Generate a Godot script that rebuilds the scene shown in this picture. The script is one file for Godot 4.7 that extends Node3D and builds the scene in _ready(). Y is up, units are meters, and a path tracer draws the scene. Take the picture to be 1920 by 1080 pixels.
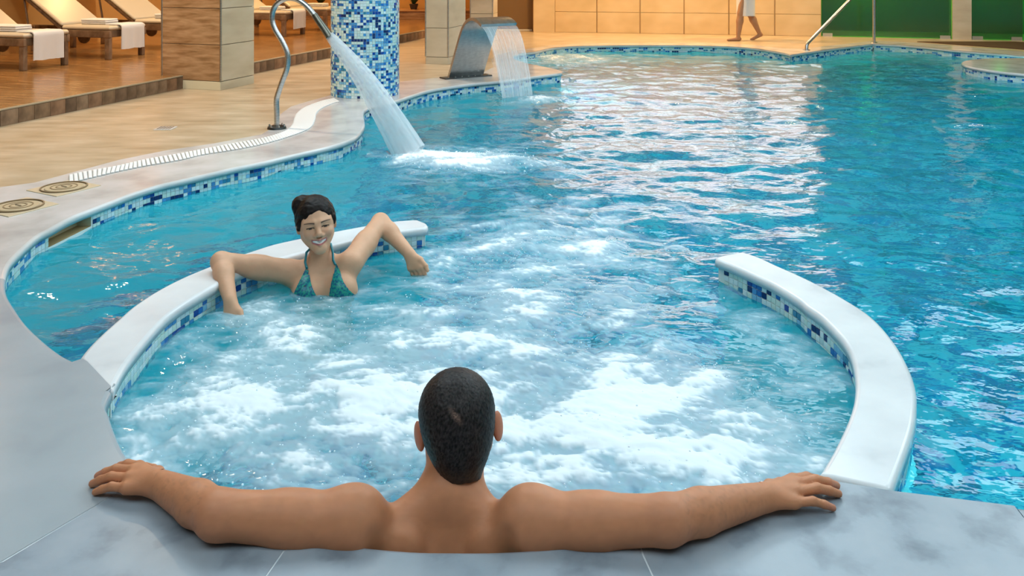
extends Node3D
# Indoor thermal pool with a round whirlpool bay. World metres: x to the right, y up, depth runs along -z. Deck level is y = 0, water lies 8.5 cm below it.

const WATER := -0.09
const NOSE := 0.014
var taken := {}
var mats := {}
var rng := RandomNumberGenerator.new()
var left_in := line([-1.033, 2.254, -1.049, 2.327, -1.074, 2.456, -1.084, 2.564, -1.092, 2.698, -1.091, 2.817, -1.069, 2.937, -1.031, 3.073, -0.986, 3.217, -0.902, 3.326, -0.806, 3.430, -0.701, 3.528, -0.589, 3.624, -0.478, 3.689, -0.363, 3.741])
var left_end := line([-0.356, 3.764, -0.367, 3.810, -0.414, 3.865])
var left_out := line([-0.414, 3.865, -0.531, 3.833, -0.718, 3.711, -0.869, 3.596, -0.955, 3.521, -1.021, 3.430, -1.071, 3.356, -1.116, 3.273, -1.172, 3.159, -1.215, 3.028, -1.238, 2.891, -1.240, 2.781, -1.241, 2.675, -1.237, 2.582, -1.229, 2.519])
var right_in := line([0.670, 1.937, 0.758, 2.066, 0.846, 2.211, 0.905, 2.333, 0.953, 2.472, 0.979, 2.593, 0.983, 2.698, 0.976, 2.813, 0.958, 2.891, 0.949, 2.961, 0.908, 3.094, 0.863, 3.184, 0.811, 3.285, 0.776, 3.338])
var right_end := line([0.770, 3.356, 0.779, 3.374, 0.819, 3.399])
var right_out := line([0.892, 3.437, 0.941, 3.374, 0.986, 3.273, 1.024, 3.195, 1.064, 3.099, 1.112, 2.951, 1.141, 2.804, 1.133, 2.626, 1.105, 2.472, 1.069, 2.345, 1.024, 2.240, 0.975, 2.144, 0.912, 2.041, 0.855, 1.953, 0.807, 1.880])
var spa_a := line([-1.031, 2.248, -1.001, 2.200, -0.962, 2.137, -0.906, 2.054, -0.859, 1.995, -0.797, 1.931])
var spa_b := line([-0.797, 1.931, -0.723, 1.874, -0.637, 1.823, -0.559, 1.784, -0.474, 1.749, -0.417, 1.731])
var spa_c := line([-0.417, 1.731, -0.395, 1.725, -0.321, 1.709, -0.199, 1.692, -0.114, 1.689, -0.020, 1.690, 0.088, 1.701, 0.165, 1.717, 0.241, 1.738])
var spa_d := line([0.241, 1.738, 0.331, 1.772, 0.427, 1.816, 0.529, 1.867, 0.609, 1.907, 0.668, 1.933])
var edge_a := line([-1.230, 2.492, -1.290, 2.536, -1.392, 2.630, -1.512, 2.754, -1.613, 2.874, -1.715, 3.004, -1.800, 3.146, -1.865, 3.285, -1.901, 3.411, -1.943, 3.624, -1.941, 3.726, -1.935, 3.890, -1.905, 4.033, -1.867, 4.187, -1.839, 4.294, -1.773, 4.459, -1.667, 4.613, -1.519, 4.829, -1.390, 4.984, -1.264, 5.179, -1.123, 5.373, -1.033, 5.566, -0.999, 5.756, -1.009, 6.056, -1.041, 6.260, -1.089, 6.501, -1.116, 6.712, -1.099, 6.886, -1.018, 7.042, -0.930, 7.217, -0.851, 7.452, -0.742, 7.747, -0.586, 7.979, -0.382, 8.190, -0.081, 8.413, 0.237, 8.729, 0.463, 8.938])
var edge_b := line([0.463, 8.938, 0.512, 9.047, 0.489, 9.227, 0.318, 9.584, 0.108, 9.996, 0.013, 10.445, 0.079, 10.873, 0.303, 11.166, 0.518, 11.620, 0.844, 11.880, 1.416, 11.995, 1.888, 12.010, 2.356, 11.995, 2.889, 11.842, 3.179, 11.548, 3.357, 11.034, 3.379, 10.747])
var edge_c := line([3.379, 10.747, 3.693, 11.067, 4.284, 11.620, 4.996, 12.232])
var edge_d := line([4.996, 12.232, 5.377, 11.918, 5.621, 11.406, 5.878, 11.001, 6.094, 10.716, 6.338, 10.215, 6.558, 9.633])
var floor_line := line([-2.674, 4.187, -2.554, 4.416, -2.428, 4.513, -2.351, 4.719, -2.234, 5.025, -2.065, 5.282, -1.850, 5.484, -1.635, 5.774, -1.618, 6.076, -1.712, 6.546, -1.721, 6.886, -1.654, 7.123, -1.536, 7.479, -1.287, 7.911, -1.055, 8.337, -0.752, 8.607, -0.578, 8.729, -0.299, 9.025, -0.200, 9.486, -0.240, 10.215, -0.206, 10.685, 0.000, 11.200, 0.280, 11.620, 0.535, 11.995, 1.038, 12.313, 2.539, 12.395, 3.221, 12.152, 3.548, 11.548, 3.745, 11.512, 4.642, 12.232, 5.201, 12.734, 5.675, 12.395, 6.381, 11.268, 6.694, 10.685, 6.939, 10.104])
var grate_far := line([-2.327, 4.648, -2.280, 4.731, -2.169, 4.859, -2.069, 5.038, -1.941, 5.179, -1.851, 5.297, -1.720, 5.468, -1.576, 5.651, -1.502, 5.865, -1.509, 6.096, -1.556, 6.345, -1.593, 6.593, -1.595, 6.861, -1.534, 7.151, -1.457, 7.305])
var grate_near := line([-2.248, 4.491, -2.201, 4.568, -2.112, 4.731, -2.003, 4.880, -1.878, 5.011, -1.799, 5.150, -1.661, 5.282, -1.525, 5.468, -1.417, 5.738, -1.368, 5.978, -1.399, 6.260, -1.451, 6.546, -1.463, 6.785, -1.421, 7.042, -1.378, 7.151])
var foam_spots := [[-0.408, 2.511, 0.28, 1.00], [0.117, 2.420, 0.28, 1.10], [-0.726, 2.511, 0.20, 0.70], [-0.848, 2.309, 0.20, 0.60], [0.444, 2.543, 0.22, 0.80], [0.447, 2.183, 0.30, 0.60], [-0.468, 2.160, 0.35, 0.60], [0.178, 2.114, 0.30, 0.70], [0.612, 2.309, 0.25, 0.45], [0.072, 2.998, 0.20, 0.75], [-0.115, 3.188, 0.25, 0.60], [0.365, 3.188, 0.14, 0.75], [-0.957, 2.998, 0.12, 0.60], [-0.701, 2.911, 0.25, 0.50], [-0.235, 2.790, 0.20, 0.50], [0.088, 3.652, 0.30, 0.55], [0.346, 4.099, 0.35, 0.50], [0.000, 3.938, 0.30, 0.40], [0.701, 3.754, 0.06, 0.90], [0.381, 3.720, 0.12, 0.85], [0.263, 4.367, 0.30, 0.30], [-0.585, 5.549, 0.16, 1.30], [-0.425, 5.429, 0.22, 1.10], [-0.228, 5.399, 0.28, 0.90], [0.032, 5.356, 0.35, 0.60], [0.188, 7.816, 0.17, 1.00], [0.380, 7.877, 0.20, 0.60], [0.708, 10.684, 0.45, 0.95], [0.378, 11.413, 0.50, 1.00], [1.088, 11.284, 0.50, 0.60]]


func _ready() -> void:
	rng.seed = 7
	setup_camera()
	setup_light()
	make_materials()
	build_shell()
	build_pool()
	build_spa_walls()
	build_platform()
	build_fixtures()
	build_loungers()
	build_far_end()
	build_water()
	build_people()

func setup_camera() -> void:
	var cam := Camera3D.new()
	cam.name = "camera"
	cam.projection = Camera3D.PROJECTION_FRUSTUM
	cam.near = 0.05
	cam.far = 60.0
	cam.size = 0.05 * 1080.0 / 1660.0
	cam.frustum_offset = Vector2(0, -0.05 * 610.0 / 1660.0)
	cam.position = Vector3(0, 1.12, 0)
	add_child(cam)
	cam.current = true

func setup_light() -> void:
	var we := WorldEnvironment.new()
	we.name = "surroundings"
	var e := Environment.new()
	e.background_mode = Environment.BG_COLOR
	e.background_color = Color(1.0, 0.90, 0.86)
	e.background_energy_multiplier = 3.0
	e.tonemap_mode = Environment.TONE_MAPPER_LINEAR
	e.tonemap_exposure = 1.12
	e.sdfgi_enabled = true
	e.ssao_enabled = true
	e.ssil_enabled = true
	we.environment = e
	add_child(we)
	# cool daylight panels in the ceiling over the whirlpool and the pool: x, depth, energy, where
	for q in [[-1.7, 0.5, 2.3, "behind the whirlpool on the left"], [1.5, 0.5, 2.3, "behind the whirlpool on the right"], [-1.3, 4.4, 4.8, "over the small left bay"], [1.7, 4.4, 5.0, "over the pool past the whirlpool"], [4.6, 3.4, 4.8, "over the right side of the pool"], [4.6, 6.8, 4.6, "over the pool before the round island"], [1.6, 7.2, 4.6, "over the middle of the pool"]]:
		panel_light(q[0], q[1], 2.4, 1.8, q[2], Color(0.90, 0.97, 1.0), "cool white luminous ceiling panel " + q[3], "luminous ceiling panels above the water")
	# warm lamps over the lounge and the far deck: x, depth, energy, colour, where
	var soft := Color(1.0, 0.91, 0.8)
	var amber := Color(1.0, 0.8, 0.54)
	for q in [[-2.6, 6.4, 3.2, soft, "over the beige floor by the lounge step"], [-4.3, 7.0, 4.0, soft, "over the near end of the lounge"], [-3.2, 10.2, 4.2, soft, "over the lounge behind the first pillar"], [-5.6, 9.0, 3.5, amber, "close to the amber lounge wall"], [-5.0, 12.2, 4.5, amber, "over the loungers furthest left"], [-2.6, 12.8, 4.5, amber, "over the far loungers"], [-2.6, 15.2, 4.5, amber, "over the planter bench"], [0.6, 13.0, 6.5, amber, "before the brown door"], [2.4, 12.9, 7.5, amber, "over the walking person"], [4.2, 12.6, 6.5, amber, "before the first green glass panel"], [6.4, 11.6, 2.6, soft, "over the brown mat"], [-1.4, 9.4, 3.6, soft, "beside the waterfall spout"]]:
		down_light(q[0], q[1], q[2], q[3], "round warm downlight in the ceiling " + q[4])

func panel_light(x: float, d: float, sx: float, sd: float, energy: float, c: Color, label: String, group: String) -> void:
	var t := thing("ceiling_panel_light", label, "ceiling light", P(x, 2.98, d), group)
	var b := MB.new()
	b.box(Vector3(0, 0.01, 0), Vector3(sx + 0.06, 0.03, sd + 0.06))
	part(t, "frame", b.mesh(), flat_mat("lamp_frame", Color(0.8, 0.8, 0.8), 0.5))
	var g := MB.new()
	g.box(Vector3(0, -0.012, 0), Vector3(sx, 0.012, sd))
	var m := StandardMaterial3D.new()
	m.albedo_color = Color(0.9, 0.9, 0.9)
	m.emission_enabled = true
	m.emission = c
	m.emission_energy_multiplier = 1.0
	part(t, "diffuser", g.mesh(), m)
	var a := AreaLight3D.new()
	a.name = "panel_glow"
	a.area_size = Vector2(sx, sd)
	a.light_color = c
	a.light_energy = energy
	a.shadow_enabled = true
	t.add_child(a)
	a.position = Vector3(0, -0.03, 0)
	a.rotation_degrees = Vector3(-90, 0, 0)

func down_light(x: float, d: float, energy: float, tone: Color, label: String) -> void:
	var t := thing("ceiling_downlight", label, "ceiling light", P(x, 2.985, d), "warm ceiling downlights")
	var b := MB.new()
	b.lathe([Vector2(0.0, 0.012), Vector2(0.1, 0.012), Vector2(0.1, -0.012), Vector2(0.075, -0.012), Vector2(0.07, 0.004)], 24)
	part(t, "ring", b.mesh(), flat_mat("lamp_frame", Color(0.8, 0.8, 0.8), 0.5))
	var g := MB.new()
	g.lathe([Vector2(0.0, -0.006), Vector2(0.068, -0.006), Vector2(0.068, 0.0)], 24)
	var m: StandardMaterial3D
	if mats.has("warm_lens"):
		m = mats["warm_lens"]
	else:
		m = StandardMaterial3D.new()
		m.albedo_color = Color(0.9, 0.85, 0.75)
		m.emission_enabled = true
		m.emission = Color(1.0, 0.78, 0.5)
		m.emission_energy_multiplier = 6.0
		mats["warm_lens"] = m
	part(t, "lens", g.mesh(), m)
	var o := SpotLight3D.new()
	o.name = "lamp_glow"
	o.light_color = tone
	o.light_energy = energy
	o.light_size = 0.06
	o.spot_range = 30.0
	o.spot_angle = 68.0
	o.spot_angle_attenuation = 0.8
	o.spot_attenuation = 2.0
	o.shadow_enabled = true
	t.add_child(o)
	o.position = Vector3(0, -0.03, 0)
	o.rotation_degrees = Vector3(-90, 0, 0)

# ---------------------------------------------------------------- helpers
func P(x: float, h: float, d: float) -> Vector3:
	return Vector3(x, h, -d)

func at(q: Vector2, h: float) -> Vector3:
	return Vector3(q.x, h, -q.y)

func line(a: Array) -> PackedVector2Array:
	var r := PackedVector2Array()
	for k in range(0, a.size(), 2):
		r.append(Vector2(a[k], a[k + 1]))
	return r

func joined(list: Array) -> PackedVector2Array:
	var r := PackedVector2Array()
	for l in list:
		for q in l:
			if r.is_empty() or r[r.size() - 1].distance_to(q) > 0.002:
				r.append(q)
	return r

func back(l: PackedVector2Array) -> PackedVector2Array:
	var r := l.duplicate()
	r.reverse()
	return r

func spline(l: PackedVector2Array, n: int, closed := false) -> PackedVector2Array:
	var r := PackedVector2Array()
	var c := l.size()
	for k in (c if closed else c - 1):
		var a := l[(k - 1 + c) % c] if closed else l[maxi(k - 1, 0)]
		var b := l[k]
		var e := l[(k + 1) % c]
		var g := l[(k + 2) % c] if closed else l[mini(k + 2, c - 1)]
		for i in n:
			r.append(b.cubic_interpolate(e, a, g, float(i) / n))
	if not closed:
		r.append(l[c - 1])
	return r

func offset(l: PackedVector2Array, by: float, closed := false) -> PackedVector2Array:
	var r := PackedVector2Array()
	var c := l.size()
	for k in c:
		var a := l[(k - 1 + c) % c] if closed else l[maxi(k - 1, 0)]
		var b := l[(k + 1) % c] if closed else l[mini(k + 1, c - 1)]
		var t := (b - a).normalized()
		r.append(l[k] + Vector2(t.y, -t.x) * by)
	return r

func even(l: PackedVector2Array, step: float) -> PackedVector2Array:
	var r := PackedVector2Array([l[0]])
	var left := step
	for k in l.size() - 1:
		var a := l[k]
		var s := a.distance_to(l[k + 1])
		var u := 0.0
		while s - u >= left:
			u += left
			r.append(a.lerp(l[k + 1], u / s))
			left = step
		left -= s - u
	return r

func numbered(called: String) -> String:
	var n: int = taken.get(called, 0)
	taken[called] = n + 1
	return called if n == 0 else "%s_%03d" % [called, n]

func thing(called: String, label: String, category: String, where := Vector3.ZERO, group := "") -> Node3D:
	var o := Node3D.new()
	o.name = numbered(called)
	add_child(o)
	o.position = where
	meta(o, label, category, group)
	return o

func meta(o: Node3D, label: String, category: String, group := "", kind := "") -> void:
	o.set_meta("label", label)
	o.set_meta("category", category)
	if group:
		o.set_meta("group", group)
	if kind:
		o.set_meta("kind", kind)

func part(parent: Node, called: String, mesh: Mesh, m: Material, label := "") -> MeshInstance3D:
	var o := MeshInstance3D.new()
	o.name = called
	o.mesh = mesh
	o.material_override = m
	parent.add_child(o, true)
	if label:
		o.set_meta("label", label)
	return o

func solo(called: String, mesh: Mesh, m: Material, label: String, category: String, group := "", kind := "") -> MeshInstance3D:
	var o := MeshInstance3D.new()
	o.name = numbered(called)
	o.mesh = mesh
	o.material_override = m
	add_child(o)
	meta(o, label, category, group, kind)
	return o

func shell(called: String, mesh: Mesh, m: Material, label := "") -> MeshInstance3D:
	var o := MeshInstance3D.new()
	o.name = called
	o.mesh = mesh
	o.material_override = m
	add_child(o)
	o.set_meta("kind", "structure")
	if label:
		o.set_meta("label", label)
	return o

class MB:
	var v := PackedVector3Array()
	var t := PackedInt32Array()  # counter-clockwise seen from outside
	var c := PackedColorArray()
	var tint := Color(1, 1, 1)
	func add(p: Vector3) -> int:
		v.append(p)
		c.append(tint)
		return v.size() - 1
	func tri(a: int, b: int, e: int) -> void:
		t.append(a); t.append(b); t.append(e)
	func quad(a: Vector3, b: Vector3, e: Vector3, g: Vector3) -> void:
		var i := add(a); add(b); add(e); add(g)
		tri(i, i + 1, i + 2); tri(i, i + 2, i + 3)
	func quad_out(a: Vector3, b: Vector3, e: Vector3, g: Vector3, out: Vector3) -> void:
		if (b - a).cross(e - a).dot(out) >= 0.0:
			quad(a, b, e, g)
		else:
			quad(a, g, e, b)
	func box(at_: Vector3, size: Vector3, basis := Basis()) -> void:
		var h := size * 0.5
		for ax in 3:
			for s in [-1.0, 1.0]:
				var n := Vector3.ZERO; n[ax] = s
				var u := Vector3.ZERO; u[(ax + 1) % 3] = 1.0
				var w := Vector3.ZERO; w[(ax + 2) % 3] = 1.0
				var o := n * h
				quad_out(at_ + basis * (o - u * h - w * h), at_ + basis * (o + u * h - w * h), at_ + basis * (o + u * h + w * h), at_ + basis * (o - u * h + w * h), basis * n)
	func rbox(at_: Vector3, size: Vector3, r: float, basis := Basis()) -> void:
		# chamfered box: three vertices at every corner
		var h := size * 0.5
		var id := {}
		for sx in [-1, 1]:
			for sy in [-1, 1]:
				for sz in [-1, 1]:
					for ax in 3:
						var p := Vector3(sx * (h.x - r), sy * (h.y - r), sz * (h.z - r))
						p[ax] += r * [sx, sy, sz][ax]
						id[[sx, sy, sz, ax]] = add(at_ + basis * p)
		var face := func(l: Array, n: Vector3) -> void:
			var a: Vector3 = v[l[0]]
			if (v[l[1]] - a).cross(v[l[2]] - a).dot(basis * n) < 0.0:
				l.reverse()
			for k in range(1, l.size() - 1):
				tri(l[0], l[k], l[k + 1])
		for ax in 3:
			var b := (ax + 1) % 3
			var e := (ax + 2) % 3
			for s in [-1, 1]:
				var key := func(p: int, q: int, which: int) -> int:
					var k := [0, 0, 0, which]
					k[ax] = s; k[b] = p; k[e] = q
					return id[k]
				var n := Vector3.ZERO; n[ax] = s
				face.call([key.call(-1, -1, ax), key.call(1, -1, ax), key.call(1, 1, ax), key.call(-1, 1, ax)], n)
				for s2 in [-1, 1]:
					var m := n; m[b] = s2
					face.call([key.call(s2, -1, ax), key.call(s2, 1, ax), key.call(s2, 1, b), key.call(s2, -1, b)], m)
		for sx in [-1, 1]:
			for sy in [-1, 1]:
				for sz in [-1, 1]:
					face.call([id[[sx, sy, sz, 0]], id[[sx, sy, sz, 1]], id[[sx, sy, sz, 2]]], Vector3(sx, sy, sz))
	func grid(rows: Array, closed: bool, hint := Vector3.ZERO) -> void:
		# rows of equal length, smooth; hint: the outward direction in the middle of the grid
		var w: int = rows[0].size()
		var first := v.size()
		for r in rows:
			for p in r:
				add(p)
		var flip := false
		if hint != Vector3.ZERO:
			var r0 := (rows.size() - 1) / 2
			var c0 := (w - 1) / 2
			var a: Vector3 = rows[r0][c0]
			var n: Vector3 = (rows[r0][(c0 + 1) % w] - a).cross(rows[r0 + 1][c0] - a)
			flip = n.dot(hint) < 0.0
		for r in rows.size() - 1:
			for k in (w if closed else w - 1):
				var a := first + r * w + k
				var b := first + r * w + (k + 1) % w
				if flip:
					tri(a, a + w, b); tri(b, a + w, b + w)
				else:
					tri(a, b, a + w); tri(b, b + w, a + w)
	func tube(path: PackedVector3Array, radii: PackedFloat32Array, n: int, caps := true) -> void:
		var rows := []
		var up := Vector3(0.31, 0.2, 0.93).normalized()
		var c_ := path.size()
		for k in c_:
			var tn := (path[mini(k + 1, c_ - 1)] - path[maxi(k - 1, 0)]).normalized()
			var s := up.cross(tn).normalized()
			up = tn.cross(s).normalized()
			var ring := PackedVector3Array()
			var r := radii[k] if radii.size() > 1 else radii[0]
			for i in n:
				var a := TAU * i / n
				ring.append(path[k] + s * cos(a) * r + up * sin(a) * r)
			rows.append(ring)
		grid(rows, true)
		if caps:
			for e in [0, c_ - 1]:
				var m := add(path[e])
				var i0 := v.size()
				for p in rows[e]:
					add(p)
				for i in n:
					if e == 0:
						tri(m, i0 + (i + 1) % n, i0 + i)
					else:
						tri(m, i0 + i, i0 + (i + 1) % n)
	func lathe(profile: Array, n: int, o := Vector3.ZERO) -> void:
		# profile runs so that the outside is on its left when going on
		for k in profile.size() - 1:
			var rows := []
			for q in [profile[k], profile[k + 1]]:
				var ring := PackedVector3Array()
				for i in n:
					var a := TAU * i / n
					ring.append(o + Vector3(q.x * cos(a), q.y, q.x * sin(a)))
				rows.append(ring)
			grid(rows, true)
	func flat(poly: PackedVector2Array, h: float, up := true) -> void:
		var ids := Geometry2D.triangulate_polygon(poly)
		if ids.is_empty():
			push_warning("polygon of %d corners could not be filled near %s" % [poly.size(), poly[0]])
		var first := v.size()
		for q in poly:
			add(Vector3(q.x, h, -q.y))
		for k in range(0, ids.size(), 3):
			var a := v[first + ids[k]]
			var n := (v[first + ids[k + 1]] - a).cross(v[first + ids[k + 2]] - a)
			if (n.y > 0.0) == up:
				tri(first + ids[k], first + ids[k + 1], first + ids[k + 2])
			else:
				tri(first + ids[k], first + ids[k + 2], first + ids[k + 1])
	func prism(poly: PackedVector2Array, h0: float, h1: float) -> void:
		flat(poly, h1, true)
		flat(poly, h0, false)
		var area := 0.0
		for k in poly.size():
			area += poly[k].cross(poly[(k + 1) % poly.size()])
		for k in poly.size():
			var a := poly[k]
			var b := poly[(k + 1) % poly.size()]
			var n := Vector2(b.y - a.y, a.x - b.x) * signf(area)
			quad_out(Vector3(a.x, h0, -a.y), Vector3(b.x, h0, -b.y), Vector3(b.x, h1, -b.y), Vector3(a.x, h1, -a.y), Vector3(n.x, 0, -n.y))
	func shift(by: Vector3) -> void:
		for k in v.size():
			v[k] -= by
	func mesh(colored := false) -> ArrayMesh:
		var n := PackedVector3Array()
		n.resize(v.size())
		for k in range(0, t.size(), 3):
			var a := v[t[k]]
			var f := (v[t[k + 1]] - a).cross(v[t[k + 2]] - a)
			n[t[k]] += f; n[t[k + 1]] += f; n[t[k + 2]] += f
		for k in n.size():
			n[k] = n[k].normalized()
		var turned := PackedInt32Array()
		turned.resize(t.size())
		for k in range(0, t.size(), 3):
			turned[k] = t[k]; turned[k + 1] = t[k + 2]; turned[k + 2] = t[k + 1]
		var arr := []
		arr.resize(Mesh.ARRAY_MAX)
		arr[Mesh.ARRAY_VERTEX] = v
		arr[Mesh.ARRAY_NORMAL] = n
		arr[Mesh.ARRAY_INDEX] = turned
		if colored:
			arr[Mesh.ARRAY_COLOR] = c
		var m := ArrayMesh.new()
		m.add_surface_from_arrays(Mesh.PRIMITIVE_TRIANGLES, arr)
		return m

# ---------------------------------------------------------------- materials
func flat_mat(key: String, c: Color, rough: float, metal := 0.0) -> StandardMaterial3D:
	if not mats.has(key):
		var m := StandardMaterial3D.new()
		m.albedo_color = c
		m.roughness = rough
		m.metallic = metal
		mats[key] = m
	return mats[key]

func noise_tex(freq: float, stops: Array, seed_: int, octaves := 5, kind := FastNoiseLite.TYPE_SIMPLEX_SMOOTH, warp := 0.0) -> NoiseTexture2D:
	var n := FastNoiseLite.new()
	n.noise_type = kind
	n.frequency = freq
	n.seed = seed_
	n.fractal_octaves = octaves
	if warp > 0.0:
		n.domain_warp_enabled = true
		n.domain_warp_amplitude = warp
		n.domain_warp_frequency = freq * 1.5
	var t := NoiseTexture2D.new()
	t.width = 512
	t.height = 512
	t.seamless = true
	t.noise = n
	var g := Gradient.new()
	var off := PackedFloat32Array()
	var col := PackedColorArray()
	for s in stops:
		off.append(s[0])
		col.append(s[1])
	g.offsets = off
	g.colors = col
	t.color_ramp = g
	return t

func tex_mat(key: String, t: Texture2D, scale: Vector3, rough: float, world := true) -> StandardMaterial3D:
	var m := StandardMaterial3D.new()
	m.albedo_texture = t
	m.uv1_triplanar = true
	m.uv1_world_triplanar = world
	m.uv1_scale = scale
	m.roughness = rough
	mats[key] = m
	return m

func make_materials() -> void:
	tex_mat("marble", noise_tex(0.012, [[0.0, Color(0.42, 0.46, 0.5)], [0.28, Color(0.53, 0.57, 0.61)], [0.5, Color(0.6, 0.64, 0.68)], [1.0, Color(0.65, 0.68, 0.71)]], 11, 6, FastNoiseLite.TYPE_SIMPLEX_SMOOTH, 18.0), Vector3(0.9, 0.9, 0.9), 0.28)
	tex_mat("marble_clean", noise_tex(0.008, [[0.0, Color(0.8, 0.8, 0.81)], [0.35, Color(0.88, 0.88, 0.885)], [1.0, Color(0.93, 0.93, 0.93)]], 5, 4, FastNoiseLite.TYPE_SIMPLEX_SMOOTH, 25.0), Vector3(0.7, 0.7, 0.7), 0.2)
	tex_mat("marble_smooth", noise_tex(0.006, [[0.0, Color(0.6, 0.63, 0.66)], [0.4, Color(0.66, 0.69, 0.71)], [1.0, Color(0.71, 0.73, 0.75)]], 15, 4, FastNoiseLite.TYPE_SIMPLEX_SMOOTH, 25.0), Vector3(0.6, 0.6, 0.6), 0.2)
	tex_mat("marble_far", noise_tex(0.01, [[0.0, Color(0.7, 0.69, 0.68)], [0.5, Color(0.81, 0.8, 0.79)], [1.0, Color(0.87, 0.86, 0.86)]], 21, 5), Vector3(0.5, 0.5, 0.5), 0.16)
	tex_mat("stone", noise_tex(0.01, [[0.0, Color(0.65, 0.57, 0.46)], [0.4, Color(0.73, 0.66, 0.55)], [0.7, Color(0.77, 0.7, 0.6)], [1.0, Color(0.82, 0.76, 0.66)]], 3, 5), Vector3(0.35, 0.5, 1.1), 0.3)
	tex_mat("wood", noise_tex(0.012, [[0.0, Color(0.42, 0.29, 0.16)], [0.4, Color(0.56, 0.41, 0.25)], [0.65, Color(0.64, 0.48, 0.3)], [1.0, Color(0.72, 0.56, 0.38)]], 8, 5), Vector3(0.35, 2.0, 3.2), 0.22, false)
	tex_mat("wood_panel", noise_tex(0.012, [[0.0, Color(0.52, 0.38, 0.24)], [0.4, Color(0.65, 0.5, 0.35)], [0.7, Color(0.72, 0.57, 0.42)], [1.0, Color(0.78, 0.64, 0.49)]], 18, 5), Vector3(0.5, 3.0, 0.5), 0.4, false)
	tex_mat("wood_grey", noise_tex(0.012, [[0.0, Color(0.38, 0.29, 0.21)], [0.5, Color(0.5, 0.4, 0.31)], [1.0, Color(0.6, 0.49, 0.39)]], 28, 4), Vector3(1.5, 1.0, 1.5), 0.5, false)
	tex_mat("wall_tile", noise_tex(0.006, [[0.0, Color(0.8, 0.7, 0.52)], [0.5, Color(0.85, 0.75, 0.58)], [1.0, Color(0.89, 0.8, 0.64)]], 31, 3), Vector3(0.5, 0.8, 0.5), 0.35)
	tex_mat("pillar_tile", noise_tex(0.006, [[0.0, Color(0.74, 0.69, 0.6)], [0.5, Color(0.8, 0.76, 0.67)], [1.0, Color(0.85, 0.81, 0.74)]], 33, 4), Vector3(0.5, 1.6, 0.5), 0.35)
	tex_mat("steel", noise_tex(0.02, [[0.0, Color(0.66, 0.66, 0.66)], [1.0, Color(0.82, 0.82, 0.81)]], 41, 3), Vector3(2, 9, 2), 0.3)
	mats["steel"].metallic = 1.0
	flat_mat("grout", Color(0.86, 0.9, 0.89), 0.7)
	flat_mat("white", Color(0.9, 0.9, 0.9), 0.6)
	flat_mat("amber_wall", Color(0.86, 0.67, 0.4), 0.8)
	flat_mat("cream", Color(0.86, 0.82, 0.7), 0.5)
	var m := StandardMaterial3D.new()
	m.vertex_color_use_as_albedo = true
	m.roughness = 0.22
	mats["mosaic"] = m
	var sk := StandardMaterial3D.new()
	sk.vertex_color_use_as_albedo = true
	sk.roughness = 0.5
	sk.metallic_specular = 0.4
	sk.subsurf_scatter_enabled = true
	sk.subsurf_scatter_strength = 0.03
	mats["skin"] = sk
	var ha := StandardMaterial3D.new()
	ha.vertex_color_use_as_albedo = true
	ha.roughness = 0.5
	ha.metallic_specular = 0.3
	mats["hair"] = ha
	tex_mat("towel", noise_tex(0.09, [[0.0, Color(0.82, 0.82, 0.83)], [1.0, Color(0.96, 0.96, 0.96)]], 51, 3), Vector3(4, 4, 4), 0.95)
	var hm := mats["towel"] as StandardMaterial3D
	hm.heightmap_enabled = true
	hm.heightmap_texture = hm.albedo_texture
	hm.heightmap_scale = 0.2

# mosaic colours, sRGB
const TILE_COLORS := [Color(0.80, 0.90, 0.87), Color(0.84, 0.92, 0.93), Color(0.74, 0.87, 0.88), Color(0.48, 0.72, 0.85), Color(0.30, 0.58, 0.80), Color(0.16, 0.45, 0.74), Color(0.07, 0.29, 0.62), Color(0.07, 0.20, 0.42), Color(0.20, 0.52, 0.66)]

func tile_pick(run: Array) -> int:
	# blue and light pieces come in short runs
	if run[0] > 0:
		run[0] -= 1
		if rng.randf() < 0.5:
			return run[1]
		return [3, 4, 5, 6, 3, 8][rng.randi() % 6]
	if rng.randf() < 0.26:
		run[0] = [0, 0, 1, 1, 2][rng.randi() % 5]
		run[1] = [3, 3, 4, 4, 5, 5, 6, 7, 8][rng.randi() % 9]
		return run[1]
	return [0, 0, 1, 1, 2][rng.randi() % 5]

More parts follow.
